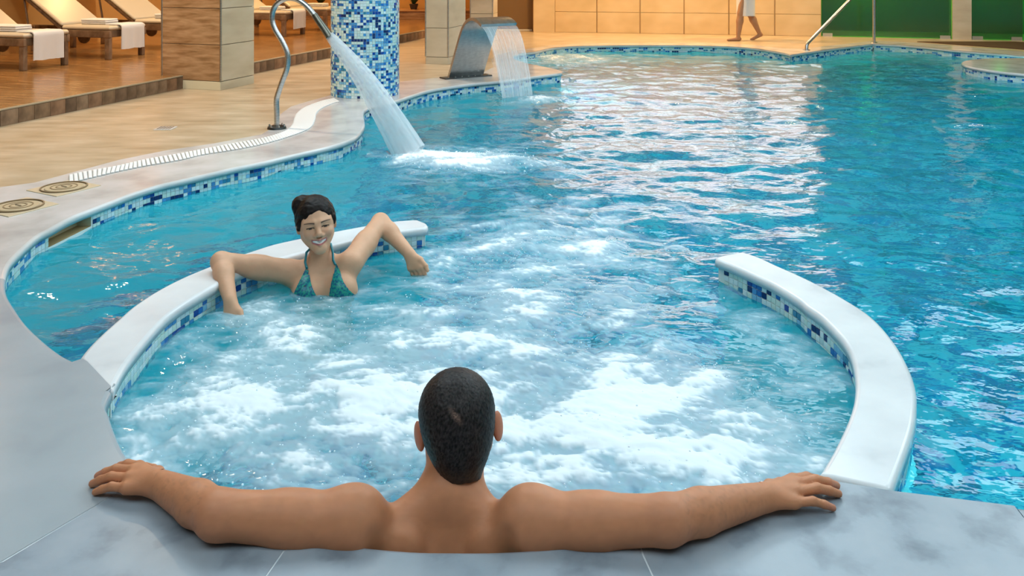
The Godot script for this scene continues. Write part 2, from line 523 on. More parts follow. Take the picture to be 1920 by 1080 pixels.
# ---------------------------------------------------------------- setting
func build_shell() -> void:
	var b := MB.new()
	b.prism(PackedVector2Array([Vector2(-9, -3.2), Vector2(9.4, -3.2), Vector2(9.4, 13.8), Vector2(4.7, 15.0), Vector2(4.7, 13.7), Vector2(0.5, 14.6), Vector2(0.5, 17.5), Vector2(-9, 17.5)]), 3.0, 3.2)
	shell("ceiling", b.mesh(), flat_mat("ceiling", Color(0.78, 0.75, 0.7), 0.9))
	for q in [["wall_left", -9.0, -3.2, -8.8, 17.5], ["wall_right", 9.2, -3.2, 9.4, 17.5], ["wall_front", -9.0, -3.2, 9.4, -3.0]]:
		var w := MB.new()
		w.prism(PackedVector2Array([Vector2(q[1], q[2]), Vector2(q[3], q[2]), Vector2(q[3], q[4]), Vector2(q[1], q[4])]), -0.3, 3.0)
		shell(q[0], w.mesh(), flat_mat("plain_wall", Color(0.72, 0.7, 0.66), 0.8))
	# beige stone floor beyond the coping
	var fl := joined([floor_line, line([9.2, 8.0, 9.2, 17.4, -8.9, 17.4, -8.9, 3.2, -2.9, 3.2, -2.9, 4.1])])
	var f := MB.new()
	f.flat(fl, 0.0)
	f.flat(fl, -0.2, false)
	var floor_ := shell("floor", f.mesh(), mats["stone"])
	# ground under the pool hall, so that nothing is open below
	var g := MB.new()
	g.prism(PackedVector2Array([Vector2(-9, -3.2), Vector2(9.4, -3.2), Vector2(9.4, 17.5), Vector2(-9, 17.5)]), -1.6, -1.5)
	shell("floor_base", g.mesh(), flat_mat("concrete", Color(0.5, 0.5, 0.5), 0.9))
	floor_.set_meta("label", "beige stone floor around the pool")

func nose_rows(b: MB, nose: PackedVector2Array, side: float, closed: bool, drop := 0.032) -> PackedVector2Array:
	# rounded front of a stone slab; returns the line where the flat top begins
	var rows := []
	var first: PackedVector2Array
	for k in 5:
		var a := PI * 0.5 * k / 4.0
		var l := offset(nose, side * NOSE * (1.0 - sin(a)), closed)
		if k == 0:
			first = l
		var row := PackedVector3Array()
		for q in l:
			row.append(at(q, -NOSE * (1.0 - cos(a))))
		rows.append(row)
	var low := PackedVector3Array()
	for q in nose:
		low.append(at(q, -drop))
	rows.append(low)
	var under := PackedVector3Array()
	for q in offset(nose, side * 0.03, closed):
		under.append(at(q, -drop))
	rows.append(under)
	var c0 := (nose.size() - 1) / 2
	var out := at(nose[c0], 0) - at(first[c0], 0)
	b.grid(rows, closed, out + Vector3.UP * 0.2 * out.length())
	return first

func slab(nose: PackedVector2Array, side: float, rest: PackedVector2Array) -> MB:
	var b := MB.new()
	var top := nose_rows(b, nose, side, false)
	b.flat(joined([top, rest]), 0.0)
	return b

func wall_strip(b: MB, l: PackedVector2Array, h0: float, h1: float, closed: bool, out: Vector2) -> void:
	var lo := PackedVector3Array()
	var hi := PackedVector3Array()
	for q in l:
		lo.append(at(q, h0))
		hi.append(at(q, h1))
	b.grid([hi, lo], closed, Vector3(out.x, 0, -out.y))

func mosaic(l: PackedVector2Array, side: float, rows: int, top: float, pw: float, ph: float, skip := Vector2(-1, -1)) -> MB:
	# small glass tiles proud of the grout, joined into one mesh
	var b := MB.new()
	var pts := even(l, pw)
	for r in rows:
		var run := [0, 0]
		for k in pts.size() - 1:
			var m := (pts[k] + pts[k + 1]) * 0.5
			var ci := tile_pick(run)
			if skip.x > 0.0 and m.y > skip.x and m.y < skip.y and m.x < -1.5:
				continue
			b.tint = TILE_COLORS[ci].srgb_to_linear() * rng.randf_range(0.9, 1.05)
			var t := (pts[k + 1] - pts[k]).normalized()
			var n := Vector2(t.y, -t.x) * side
			var o := at(m + n * 0.001, top - (r + 0.5) * ph)
			var bs := Basis(Vector3(t.x, 0, -t.y), Vector3.UP, Vector3(n.x, 0, -n.y))
			var x := bs.x * pw * 0.45
			var y := bs.y * ph * 0.45
			var z := bs.z * 0.002
			b.quad_out(o - x - y + z, o + x - y + z, o + x + y + z, o - x + y + z, bs.z)
			b.quad_out(o - x + y, o + x + y, o + x + y + z, o - x + y + z, bs.y)
			b.quad_out(o - x - y, o - x + y, o - x + y + z, o - x - y + z, -bs.x)
			b.quad_out(o + x - y, o + x + y, o + x + y + z, o + x - y + z, bs.x)
	return b

var tile_mesh: ArrayMesh
var tile_mats := []

func tile_parts(root: Node3D, l: PackedVector2Array, side: float, rows: int, top: float, pw: float, ph: float, most: int) -> int:
	# each tile a piece of its own, nearest to the camera first; the rest of a row that is past the limit is joined
	if tile_mesh == null:
		var b := MB.new()
		b.rbox(Vector3.ZERO, Vector3(pw * 0.9, ph * 0.9, 0.005), 0.0012)
		tile_mesh = b.mesh()
		for c in TILE_COLORS:
			var m := StandardMaterial3D.new()
			m.albedo_color = c
			m.roughness = 0.18
			tile_mats.append(m)
	var pts := even(l, pw)
	var made := 0
	for r in rows:
		var run := [0, 0]
		for k in pts.size() - 1:
			var ci := tile_pick(run)
			if made >= most:
				continue
			made += 1
			var m := (pts[k] + pts[k + 1]) * 0.5
			var t := (pts[k + 1] - pts[k]).normalized()
			var n := Vector2(t.y, -t.x) * side
			var o := part(root, "mosaic_tile", tile_mesh, tile_mats[ci])
			var z := Vector3(n.x, 0, -n.y)
			o.transform = Transform3D(Basis(Vector3.UP.cross(z), Vector3.UP, z), at(m + n * 0.001, top - (r + 0.5) * ph) - root.position)
	return made

func build_pool() -> void:
	var ea := spline(edge_a, 5)
	var eb := spline(edge_b, 4)
	var ec := spline(edge_c, 3)
	var ed := spline(edge_d, 3)
	# coping: near left slab, left coping with the gutter, far coping
	var split := 0
	for k in ea.size():
		if ea[k].y < 3.15:
			split = k
	var near := ea.slice(0, split + 1)
	var lobe := ea.slice(split, ea.size())
	var inner := spline(joined([line([-1.049, 2.318]), spa_a]), 4)
	# near left slab has two noses: the pool side and the whirlpool side
	var b := MB.new()
	var t1 := nose_rows(b, near, -1.0, false)
	var t2 := nose_rows(b, inner, 1.0, false)
	var q := joined([t1, line([-2.95, 3.15, -2.95, 1.1, -1.9, 1.1, -0.955, 1.657]), back(t2), line([-1.058, 2.338, -1.19, 2.484, -1.2145, 2.505])])
	b.flat(q, 0.0)
	var t := thing("marble_deck", "pale smooth marble deck at the lower left, beside the man's left hand", "deck", P(-1.5, 0, 2.0))
	b.shift(t.position)
	part(t, "slab", b.mesh(), mats["marble_smooth"])
	var jt := MB.new()
	jt.prism(line([-1.085, 2.29, -1.054, 2.285, -1.058, 2.36, -1.085, 2.37]), -0.032, -0.0025)
	jt.shift(t.position)
	part(t, "joint_strip", jt.mesh(), mats["marble_smooth"])
	# front slabs behind the man
	var sb := spline(spa_b, 4)
	var sc := spline(spa_c, 4)
	var sd := spline(spa_d, 4)
	var fronts := [
		[sb, line([-0.4365, 1.683, -0.56, 1.1, -1.896, 1.1, -0.951, 1.655])],
		[sc, line([0.246, 1.675, 0.34, 1.1, -0.556, 1.1, -0.4335, 1.683])],
		[sd, line([0.81, 1.877, 1.036, 1.826, 0.97, 1.1, 0.344, 1.1, 0.2495, 1.675])],
	]
	var texts := ["grey-veined marble deck slab under the man's left forearm", "grey-veined marble deck slab right behind the man's back", "grey-veined marble deck slab under the man's right hand"]
	for k in 3:
		var s := slab(fronts[k][0], 1.0, fronts[k][1])
		var o := thing("deck_slab", texts[k], "deck slab", at(fronts[k][0][0], 0.0), "marble slabs along the near whirlpool rim")
		s.shift(o.position)
		part(o, "slab", s.mesh(), mats["marble"])
	var right_nose := line([0.812, 1.876, 0.92, 1.852, 1.036, 1.826])
	var s5 := MB.new()
	var right_edge := line([1.0395, 1.8255, 1.6, 1.7, 2.6, 1.5, 4.0, 1.35, 7.2, 1.35])
	var tt := nose_rows(s5, right_edge, 1.0, false)
	s5.flat(joined([tt, line([7.2, 0.6, 0.95, 0.6, 0.974, 1.1])]), 0.0)
	var o5 := thing("deck_slab", "marble deck slab in the lower right corner past the last joint", "deck slab", P(2.0, 0, 1.4), "marble slabs along the near whirlpool rim")
	s5.shift(o5.position)
	part(o5, "slab", s5.mesh(), mats["marble"])
	var apron := MB.new()
	apron.prism(PackedVector2Array([Vector2(-8.8, -3.0), Vector2(9.2, -3.0), Vector2(9.2, 0.6), Vector2(0.95, 0.6), Vector2(0.95, 1.098), Vector2(-2.95, 1.098), Vector2(-2.95, 3.19), Vector2(-8.8, 3.19)]), -0.2, -0.001)
	var ap := shell("floor_near", apron.mesh(), mats["marble"])
	ap.set_meta("label", "marble deck behind the camera")
	# grout bed just under the slabs shows in the joints
	var bed := MB.new()
	bed.prism(line([-0.98, 1.9, -0.8, 1.9, -0.6, 1.77, -0.43, 1.713, -0.2, 1.67, 0.1, 1.68, 0.24, 1.715, 0.42, 1.78, 0.66, 1.9, 0.85, 1.84, 1.2, 1.74, 1.2, 1.1, -1.9, 1.1, -1.2, 1.5]), -0.02, -0.0012)
	var gb := shell("floor_joint_bed", bed.mesh(), flat_mat("joint", Color(0.9, 0.92, 0.93), 0.8))
	gb.set_meta("label", "grout between the marble slabs")
	# left coping up to the tip with the waterfall
	var f1 := PackedVector2Array()
	for p in floor_line:
		if p.x > -0.25 and p.y > 9.3:
			break
		f1.append(p)
	var f2 := floor_line.slice(f1.size() - 1, floor_line.size())
	var lb := MB.new()
	var lt := nose_rows(lb, lobe, -1.0, false)
	lb.flat(joined([lt, back(f1), line([-2.95, 4.1, -2.95, 3.152])]), 0.0)
	var lo := thing("pool_coping", "long curving marble coping with gutter running back to the mosaic column", "coping", P(-1.9, 0, 5.0))
	lb.shift(lo.position)
	part(lo, "slab", lb.mesh(), mats["marble_far"])
	# overflow grating: single white bars across the gutter
	var g1 := even(spline(grate_far, 5), 0.0265)
	var g2s := spline(grate_near, 5)
	var total := 0.0
	for k in g2s.size() - 1:
		total += g2s[k].distance_to(g2s[k + 1])
	var g2 := even(g2s, total / g1.size() * 0.9999)
	var n := mini(g1.size(), g2.size())
	var gut := MB.new()
	var ra := PackedVector3Array()
	var rb := PackedVector3Array()
	for k in n:
		ra.append(at(g1[k], 0.0015))
		rb.append(at(g2[k], 0.0015))
	gut.grid([ra, rb], false, Vector3.UP)
	var gr := thing("overflow_grating", "white plastic overflow grating curving along the left pool edge", "grating", P(-1.9, 0, 5.0))
	gut.shift(gr.position)
	part(gr, "gutter", gut.mesh(), flat_mat("gutter", Color(0.62, 0.62, 0.6), 0.8))
	for k in range(0, n - 1):
		var a := (g1[k] + g1[k + 1]) * 0.5
		var e := (g2[k] + g2[k + 1]) * 0.5
		var bar := MB.new()
		var dir := (e - a).normalized()
		var z := Vector3(dir.x, 0, -dir.y)
		bar.rbox(Vector3.ZERO, Vector3(0.017, 0.006, a.distance_to(e)), 0.0015, Basis(Vector3.UP.cross(z), Vector3.UP, z))
		var bo := part(gr, "grating_bar", bar.mesh(), mats["white"])
		bo.position = at((a + e) * 0.5, 0.004) - gr.position
	# far coping
	var far := joined([eb, ec, ed])
	var fb := MB.new()
	for piece in [eb, ec, ed]:
		nose_rows(fb, piece, -1.0, false)
	var tops := far
	fb.flat(joined([tops, line([9.2, 4.4, 9.2, 8.0]), back(f2)]), 0.0)
	var fo := thing("pool_coping", "warm lit stone coping round the far end of the pool", "coping", P(2.0, 0, 12.2))
	fb.shift(fo.position)
	part(fo, "slab", fb.mesh(), mats["marble_far"])
	# basin: walls, floor, mosaic bands
	var basin := MB.new()
	var la := offset(ea, -0.014)
	for piece in [offset(eb, -0.014), offset(ec, -0.014), offset(ed, -0.014)]:
		wall_strip(basin, piece, -1.4, -0.03, false, Vector2(0, -1))
	var holed := PackedVector2Array()
	var second := PackedVector2Array()
	for p in la:
		if p.y < 3.74 or p.x > -1.5:
			if p.y < 3.74 and p.x < -1.1 and second.is_empty():
				holed.append(p)
			else:
				second.append(p)
		elif p.y > 4.02:
			second.append(p)
	wall_strip(basin, holed, -1.4, -0.03, false, Vector2(1, 0.2))
	wall_strip(basin, second, -1.4, -0.03, false, Vector2(1, 0.2))
	var low := MB.new()
	low.quad_out(at(holed[holed.size() - 1], -0.081), at(second[0], -0.081), at(second[0], -1.4), at(holed[holed.size() - 1], -1.4), Vector3(1, 0, 0))
	var wb := shell("wall_basin", basin.mesh(), mats["grout"])
	wb.set_meta("label", "pool basin wall in pale grout with a mosaic band")
	part(wb, "lower_wall", low.mesh(), mats["grout"])
	var fm := MB.new()
	fm.prism(PackedVector2Array([Vector2(-3, 1.2), Vector2(8.5, 1.2), Vector2(8.5, 12.6), Vector2(-3, 12.6)]), -1.25, -1.2)
	var fb2 := shell("floor_basin", fm.mesh(), flat_mat("basin", Color(0.74, 0.86, 0.88), 0.5))
	fb2.set_meta("label", "pool floor laid with blue and white glass mosaic")
	var tq := BoxMesh.new()
	tq.size = Vector3(0.072, 0.006, 0.072)
	var fmm := MultiMesh.new()
	fmm.transform_format = MultiMesh.TRANSFORM_3D
	fmm.use_colors = true
	fmm.mesh = tq
	var spots := []
	for k in range(0, 128):
		for i2 in range(0, 140):
			var q2 := Vector2(-2.0 + 0.078 * k, 1.3 + 0.078 * i2)
			if rng.randf() < 0.6:
				spots.append(q2)
	fmm.instance_count = spots.size()
	for k in spots.size():
		fmm.set_instance_transform(k, Transform3D(Basis(), at(spots[k], -1.198)))
		fmm.set_instance_color(k, TILE_COLORS[[3, 4, 5, 5, 6, 6, 7, 7, 8, 8][rng.randi() % 10]].srgb_to_linear())
	var fmi := MultiMeshInstance3D.new()
	fmi.name = "floor_mosaic"
	fmi.multimesh = fmm
	fmi.material_override = mats["mosaic"]
	fb2.add_child(fmi)
	fmi.set_meta("kind", "stuff")
	# lamps let into the basin wall under water: x, depth, direction into the pool, where
	for q3 in [[-1.44, 2.72, -0.6, 0.8, "under the near rim of the left bay", 0.03], [-0.78, 3.82, -0.5, 0.86, "on the back of the wall behind the woman", 0.12], [2.2, 1.62, 0.1, 1.0, "under the near right rim", 1.25], [4.6, 1.4, 0.0, 1.0, "under the near rim far to the right", 1.7], [6.6, 1.4, -0.2, 1.0, "in the near right pool corner", 1.3], [6.2, 10.32, 0.4, 0.9, "on the back of the round island", 1.0], [0.36, 9.55, 0.8, 0.6, "on the back of the waterfall peninsula", 0.9], [0.42, 1.84, -0.2, 1.0, "in the whirlpool under the man's right arm", 0.1], [-0.62, 1.84, 0.2, 1.0, "in the whirlpool under the man's left arm", 0.1]]:
		var ul := thing("underwater_lamp", "round underwater lamp " + q3[4], "lamp", P(q3[0], -0.55, q3[1]), "underwater lamps")
		var dv := Vector3(q3[2], 0, -q3[3]).normalized()
		var rot := Basis(Vector3.UP.cross(dv).normalized(), dv, Vector3.UP.cross(dv).normalized().cross(dv))
		var rg := MB.new()
		rg.lathe([Vector2(0.0, 0.01), Vector2(0.07, 0.01), Vector2(0.09, 0.02), Vector2(0.1, 0.0)], 24)
		var ro := part(ul, "ring", rg.mesh(), mats["steel"])
		ro.basis = rot
		var ln := MB.new()
		ln.lathe([Vector2(0.0, 0.025), Vector2(0.05, 0.021), Vector2(0.07, 0.012)], 24)
		var em := StandardMaterial3D.new()
		em.albedo_color = Color(0.9, 0.95, 0.95)
		em.emission_enabled = true
		em.emission = Color(0.85, 1.0, 1.0)
		em.emission_energy_multiplier = 0.6
		var lo2 := part(ul, "lens", ln.mesh(), em)
		lo2.basis = rot
		var lt2 := OmniLight3D.new()
		lt2.name = "lamp_glow"
		lt2.light_color = Color(0.85, 1.0, 1.0)
		lt2.light_energy = q3[5]
		lt2.light_size = 0.06
		lt2.omni_range = 30.0
		lt2.omni_attenuation = 2.0
		lt2.shadow_enabled = true
		ul.add_child(lt2)
		lt2.position = dv * 0.12
	var mo := mosaic(la, -1.0 * -1.0, 4, -0.031, 0.0245, 0.0222, Vector2(3.725, 4.035))
	var mm := part(wb, "mosaic_band", mo.mesh(true), mats["mosaic"], "blue and white glass mosaic along the left pool wall")
	mm.set_meta("kind", "stuff")
	for k in 3:
		var pc: PackedVector2Array = [eb, ec, ed][k]
		var mf := mosaic(offset(pc, -0.014), 1.0, 4, -0.031, 0.03, 0.0222)
		var me := part(wb, "mosaic_band", mf.mesh(true), mats["mosaic"], "glass mosaic along the far pool wall")
		me.set_meta("kind", "stuff")
	# skimmer niche in the left wall
	var a0 := holed[holed.size() - 1]
	var a1 := second[0]
	var dirn := (a1 - a0).normalized()
	var outw := Vector2(-dirn.y, dirn.x)
	var sk := thing("pool_skimmer", "cream skimmer opening in the left pool wall at the waterline", "skimmer", at(a0, -0.1))
	var sm := MB.new()
	var c0 := at(a0, -0.031) - sk.position
	var c1 := at(a1, -0.031) - sk.position
	var dn := Vector3(0, -0.05, 0)
	var dp := Vector3(outw.x, 0, -outw.y) * 0.07
	sm.quad_out(c0 + dp, c1 + dp, c1 + dp + dn, c0 + dp + dn, -dp)
	part(sk, "back_plate", sm.mesh(), flat_mat("skimmer_back", Color(0.86, 0.8, 0.64), 0.6))
	var sl := MB.new()
	sl.quad_out(c0, c0 + dp, c0 + dp + dn, c0 + dn, c1 - c0)
	part(sk, "side_plate", sl.mesh(), mats["cream"])
	var sr := MB.new()
	sr.quad_out(c1, c1 + dp, c1 + dp + dn, c1 + dn, c0 - c1)
	part(sk, "side_plate", sr.mesh(), mats["cream"])
	var sf := MB.new()
	sf.quad_out(c0 + dn, c1 + dn, c1 + dp + dn, c0 + dp + dn, Vector3.UP)
	part(sk, "sill", sf.mesh(), flat_mat("skimmer_sill", Color(0.66, 0.57, 0.4), 0.6))

func build_spa_walls() -> void:
	# left and right arms of the whirlpool ring
	var li := spline(left_in.slice(1), 4)
	var loop := joined([li, spline(left_end, 2), spline(left_out, 4), line([-1.224, 2.5, -1.19, 2.468, -1.1, 2.368, -1.064, 2.328])])
	ring_wall("whirlpool_wall", loop, li, 1.0, "white marble topped curved wall the woman leans on", 300, P(-1.05, 0, 3.0), true)
	var ri := spline(right_in, 4)
	var loop2 := joined([ri, spline(right_end, 2), spline(right_out, 4)])
	ring_wall("whirlpool_wall", loop2, ri, -1.0, "white marble topped curved wall by the man's right hand", 300, P(0.95, 0, 2.7), false)
	# whirlpool side of the deck
	var rim := spline(joined([spa_a, spa_b, spa_c, spa_d]), 3)
	var b := MB.new()
	wall_strip(b, offset(rim, 0.014), -1.4, -0.03, false, Vector2(0, 1))
	var w := shell("wall_whirlpool", b.mesh(), mats["grout"])
	w.set_meta("label", "near wall of the whirlpool under the deck rim")
	var mo := mosaic(offset(rim, 0.014), -1.0, 4, -0.031, 0.0245, 0.0222)
	var mm := part(w, "mosaic_band", mo.mesh(true), mats["mosaic"])
	mm.set_meta("kind", "stuff")

func tidy(l: PackedVector2Array) -> PackedVector2Array:
	# the largest simple outline of a line that may cross itself at a tight corner
	var best := l
	var most := 0.0
	for poly in Geometry2D.offset_polygon(l, 0.0004):
		var area := 0.0
		for k in poly.size():
			area += poly[k].cross(poly[(k + 1) % poly.size()])
		if absf(area) > most:
			most = absf(area)
			best = poly
	return best

func ring_wall(called: String, loop: PackedVector2Array, inside: PackedVector2Array, side: float, label: String, most: int, base: Vector3, left: bool) -> void:
	var t := thing(called, label, "pool wall", base, "arms of the whirlpool ring")
	var shut := loop.duplicate()
	shut.append(loop[0])
	loop = even(shut, 0.022)
	if loop[0].distance_to(loop[loop.size() - 1]) < 0.012:
		loop.remove_at(loop.size() - 1)
	var area := 0.0
	for k in loop.size():
		area += loop[k].cross(loop[(k + 1) % loop.size()])
	var s := -1.0 if area > 0.0 else 1.0
	var b := MB.new()
	var top := nose_rows(b, loop, s, true)
	b.flat(tidy(top), 0.0)
	b.shift(base)
	part(t, "coping", b.mesh(), mats["marble_clean"], "polished white marble coping")
	var w := MB.new()
	var body := offset(loop, s * 0.014, true)
	var lo := PackedVector3Array()
	var hi := PackedVector3Array()
	for q in body:
		lo.append(at(q, -1.4))
		hi.append(at(q, -0.031))
	var mid := (body.size() - 1) / 2
	var tn := (body[mid + 1] - body[mid]).normalized()
	var out := Vector2(tn.y, -tn.x) * -s
	w.grid([hi, lo], true, Vector3(out.x, 0, -out.y))
	w.shift(base)
	part(t, "wall_body", w.mesh(), mats["grout"])
	var face := offset(inside, s * 0.014)
	tile_parts(t, face, -s, 4, -0.0315, 0.0245, 0.0222, most)
	# outer side and end
	var rest := PackedVector2Array()
	var gone := 0.0
	for k in inside.size() - 1:
		gone += inside[k].distance_to(inside[k + 1])
	rest = body.slice(int(gone / 0.022) + 1, body.size() - 3)
	var mo := mosaic(rest, -s, 4, -0.0315, 0.0245, 0.0222)
	mo.shift(base)
	var mm := part(t, "mosaic_band", mo.mesh(true), mats["mosaic"], "glass mosaic on the outer face")
	mm.set_meta("kind", "stuff")

func build_platform() -> void:
	# raised wooden lounge floor; its edge runs straight from the lower left to the far end
	var a := Vector2(-4.25, 3.6)
	var e := Vector2(-0.62, 15.4)
	var dir := (e - a).normalized()
	var ang := atan2(dir.x, dir.y)
	var t := Node3D.new()
	t.name = "floor_lounge"
	add_child(t)
	t.set_meta("kind", "structure")
	t.set_meta("label", "raised wooden lounge floor with a plank front")
	t.position = at(a, 0)
	t.rotation.y = -ang  # local -z runs along the edge, local -x into the lounge
	var len_ := a.distance_to(e)
	var b := MB.new()
	b.box(Vector3(-2.5, 0.055, -len_ * 0.5), Vector3(4.98, 0.11, len_))
	part(t, "wood_deck", b.mesh(), mats["wood"])
	var nb := MB.new()
	nb.rbox(Vector3(-0.01, 0.112, -len_ * 0.5), Vector3(0.035, 0.012, len_), 0.003)
	part(t, "edge_strip", nb.mesh(), flat_mat("edge_strip", Color(0.6, 0.55, 0.46), 0.4), "pale edge strip")
	var tones := []
	for k in 5:
		var m: StandardMaterial3D = mats["wood_grey"].duplicate()
		m.albedo_color = [Color(1, 1, 1), Color(0.85, 0.83, 0.82), Color(1.0, 0.94, 0.9), Color(0.74, 0.72, 0.7), Color(0.92, 0.9, 0.86)][k]
		tones.append(m)
	var z := 0.0
	while z < len_ - 0.15:
		var w := rng.randf_range(0.1, 0.16)
		var rb := MB.new()
		rb.rbox(Vector3.ZERO, Vector3(0.014, 0.104, w - 0.003), 0.0015)
		var o := part(t, "riser_plank", rb.mesh(), tones[rng.randi() % 5])
		o.position = Vector3(0.0, 0.0525, -z - w * 0.5)
		z += w
	# amber back wall of the lounge
	var w1 := MB.new()
	w1.prism(line([-7.05, 3.2, -6.85, 3.2, -4.2, 16.6, -4.4, 16.6]), 0.0, 3.0)
	shell("wall_lounge", w1.mesh(), mats["amber_wall"])
	var w2 := MB.new()
	w2.prism(line([-4.4, 16.5, -0.4, 16.5, -0.4, 16.7, -4.4, 16.7]), 0.0, 3.0)
	shell("wall_lounge_end", w2.mesh(), mats["amber_wall"])

func u(x: float, d: float, a: float, along: float, deep: float) -> Vector2:
	# point in a frame turned by a: along runs right, deep runs away
	return Vector2(x, d) + Vector2(cos(a), -sin(a)) * along + Vector2(sin(a), cos(a)) * deep

func pillar(label: String, x: float, d: float, a: float, width: float, deep: float, wood: bool) -> void:
	# x, d: the near right corner of the front face
	var t := thing("square_pillar", label, "pillar", at(u(x, d, a, -width * 0.5, deep * 0.5), 0), "square pillars")
	t.rotation.y = -(-a)
	t.rotation.y = a * -1.0
	var b := MB.new()
	b.box(Vector3(0, 1.5, 0), Vector3(width - 0.03, 3.0, deep - 0.03))
	part(t, "core", b.mesh(), flat_mat("pillar_joint", Color(0.5, 0.46, 0.4), 0.8))
	# skirting, then courses of panels
	for s in [[0.0, 0.075], [0.08, 0.395], [0.4, 0.715], [0.72, 1.035], [1.04, 1.5], [1.505, 2.0], [2.005, 2.5], [2.505, 2.995]]:
		for side in 4:
			var w: float = width if side % 2 == 0 else deep
			var off: float = deep * 0.5 if side % 2 == 0 else width * 0.5
			var m: Material = mats["pillar_tile"]
			if wood and side == 0:
				m = mats["wood_panel"] if s[0] > 0.01 else mats["cream"]
			var pb := MB.new()
			pb.rbox(Vector3(0, (s[0] + s[1]) * 0.5, off - 0.01), Vector3(w - 0.012, s[1] - s[0], 0.02), 0.002)
			var o := part(t, "facing_panel", pb.mesh(), m)
			o.rotation.y = side * PI * 0.5
	for sx in [-1.0, 1.0]:
		var st := MB.new()
		st.rbox(Vector3(sx * (width * 0.5 - 0.004), 1.54, deep * 0.5 - 0.004), Vector3(0.016, 2.92, 0.016), 0.003)
		part(t, "corner_profile", st.mesh(), mats["steel"], "brushed steel corner profile")

func build_fixtures() -> void:
	# mosaic column
	var t := thing("mosaic_column", "round column clad in blue and white glass mosaic", "column", P(-1.255, 0, 7.57))
	var b := MB.new()
	b.lathe([Vector2(0.2865, 0.0), Vector2(0.2865, 3.0)], 64)
	flip_lathe(b)
	part(t, "core", b.mesh(), mats["grout"])
	var mo := MB.new()
	var pw := TAU * 0.2875 / 73.0
	for r in 134:
		var run := [0, 0]
		for k in 73:
			var ci := tile_pick(run)
			if ci < 3 and rng.randf() < 0.2:
				ci = [3, 4, 5, 6, 7, 8][rng.randi() % 6]
			mo.tint = TILE_COLORS[ci].srgb_to_linear() * rng.randf_range(0.88, 1.05)
			var a := TAU * (k + 0.5) / 73.0
			var n := Vector3(cos(a), 0, sin(a))
			var tn := Vector3(-sin(a), 0, cos(a))
			var o := n * 0.287 + Vector3.UP * (r + 0.5) * 0.02235
			var x := tn * pw * 0.45
			var y := Vector3.UP * 0.01
			var zz := n * 0.0025
			mo.quad_out(o - x - y + zz, o + x - y + zz, o + x + y + zz, o - x + y + zz, n)
			mo.quad_out(o - x + y, o + x + y, o + x + y + zz, o - x + y + zz, Vector3.UP)
			mo.quad_out(o - x - y, o - x + y, o - x + y + zz, o - x - y + zz, -tn)
			mo.quad_out(o + x - y, o + x + y, o + x + y + zz, o + x - y + zz, tn)
	var mm := part(t, "mosaic_tiles", mo.mesh(true), mats["mosaic"])
	mm.set_meta("kind", "stuff")
	pillar("square pillar with a wood panelled front beside the lounge step", -2.55, 7.75, 0.32, 0.63, 0.5, true)
	pillar("pale tiled square pillar behind the steel waterfall spout", -0.70, 9.73, 0.26, 0.27, 0.62, false)
	pillar("warm lit tiled pillar further back behind the waterfall", -0.27, 12.5, 0.15, 0.33, 0.4, false)
	# shower-like neck jet: bent steel tube on a flange
	var s := thing("neck_shower", "S-curved steel water jet tube on a round flange at the pool edge", "water jet", P(-1.588, 0, 5.978))
	var f := MB.new()
	f.lathe([Vector2(0.0, 0.022), Vector2(0.035, 0.022), Vector2(0.06, 0.014), Vector2(0.064, 0.0)], 32)
	flip_lathe(f)
	part(s, "flange", f.mesh(), flat_mat("dark_steel", Color(0.33, 0.34, 0.34), 0.35, 0.9), "dark steel flange")
	for k in 6:
		var bo := MB.new()
		bo.lathe([Vector2(0.0, 0.03), Vector2(0.006, 0.029), Vector2(0.007, 0.014)], 8)
		flip_lathe(bo)
		var o := part(s, "bolt", bo.mesh(), mats["steel"])
		o.position = Vector3(cos(TAU * k / 6.0), 0, sin(TAU * k / 6.0)) * 0.05
	# path as [along the arm, height]
	var prof := [[0.0, 0.0], [0.0, 0.1], [-0.002, 0.19], [0.012, 0.243], [0.04, 0.32], [0.075, 0.41], [0.08, 0.5], [0.043, 0.585], [-0.012, 0.668], [-0.036, 0.74], [-0.022, 0.81], [0.02, 0.857], [0.08, 0.88], [0.15, 0.872], [0.225, 0.825], [0.292, 0.75]]
	var dirn := Vector3(0.97, 0, 0.24).normalized()
	var pl := PackedVector2Array()
	for q in prof:
		pl.append(Vector2(q[0], q[1]))
	var path := PackedVector3Array()
	for q in spline(pl, 5):
		path.append(dirn * q.x + Vector3.UP * q.y)
	var tb := MB.new()
	tb.tube(path, PackedFloat32Array([0.0185]), 18)
	part(s, "tube", tb.mesh(), mats["steel"])
	# flattened nozzle
	var rows := []
	for k in 7:
		var w := k / 6.0
		var o := dirn * lerpf(0.275, 0.39, w) + Vector3.UP * lerpf(0.773, 0.628, w)
		var ax := (dirn * 0.115 - Vector3.UP * 0.145).normalized()
		var sd := dirn.cross(Vector3.UP).normalized()
		var upn := sd.cross(ax)
		var ring := PackedVector3Array()
		for i in 20:
			var a := TAU * i / 20.0
			ring.append(o + sd * cos(a) * lerpf(0.021, 0.036, w) + upn * sin(a) * lerpf(0.021, 0.026, w))
		rows.append(ring)
	var nz := MB.new()
	nz.grid(rows, true)
	nz.grid([rows[6], ring_shrunk(rows[6], 0.6)], true)
	part(s, "nozzle", nz.mesh(), flat_mat("nozzle_steel", Color(0.42, 0.41, 0.37), 0.3, 0.9), "flattened nozzle")
	water_jet(s.position + dirn * 0.385 + Vector3.UP * 0.635)
	waterfall()
	# round lids in the deck
	drain("round sand-coloured lid in the marble deck nearer the column", -2.224, 4.395)
	drain("round sand-coloured lid in the marble deck at the left edge", -2.262, 4.056)
	var fd := thing("floor_drain", "small square steel drain in the beige floor", "drain", P(-2.341, 0, 5.978))
	var fb := MB.new()
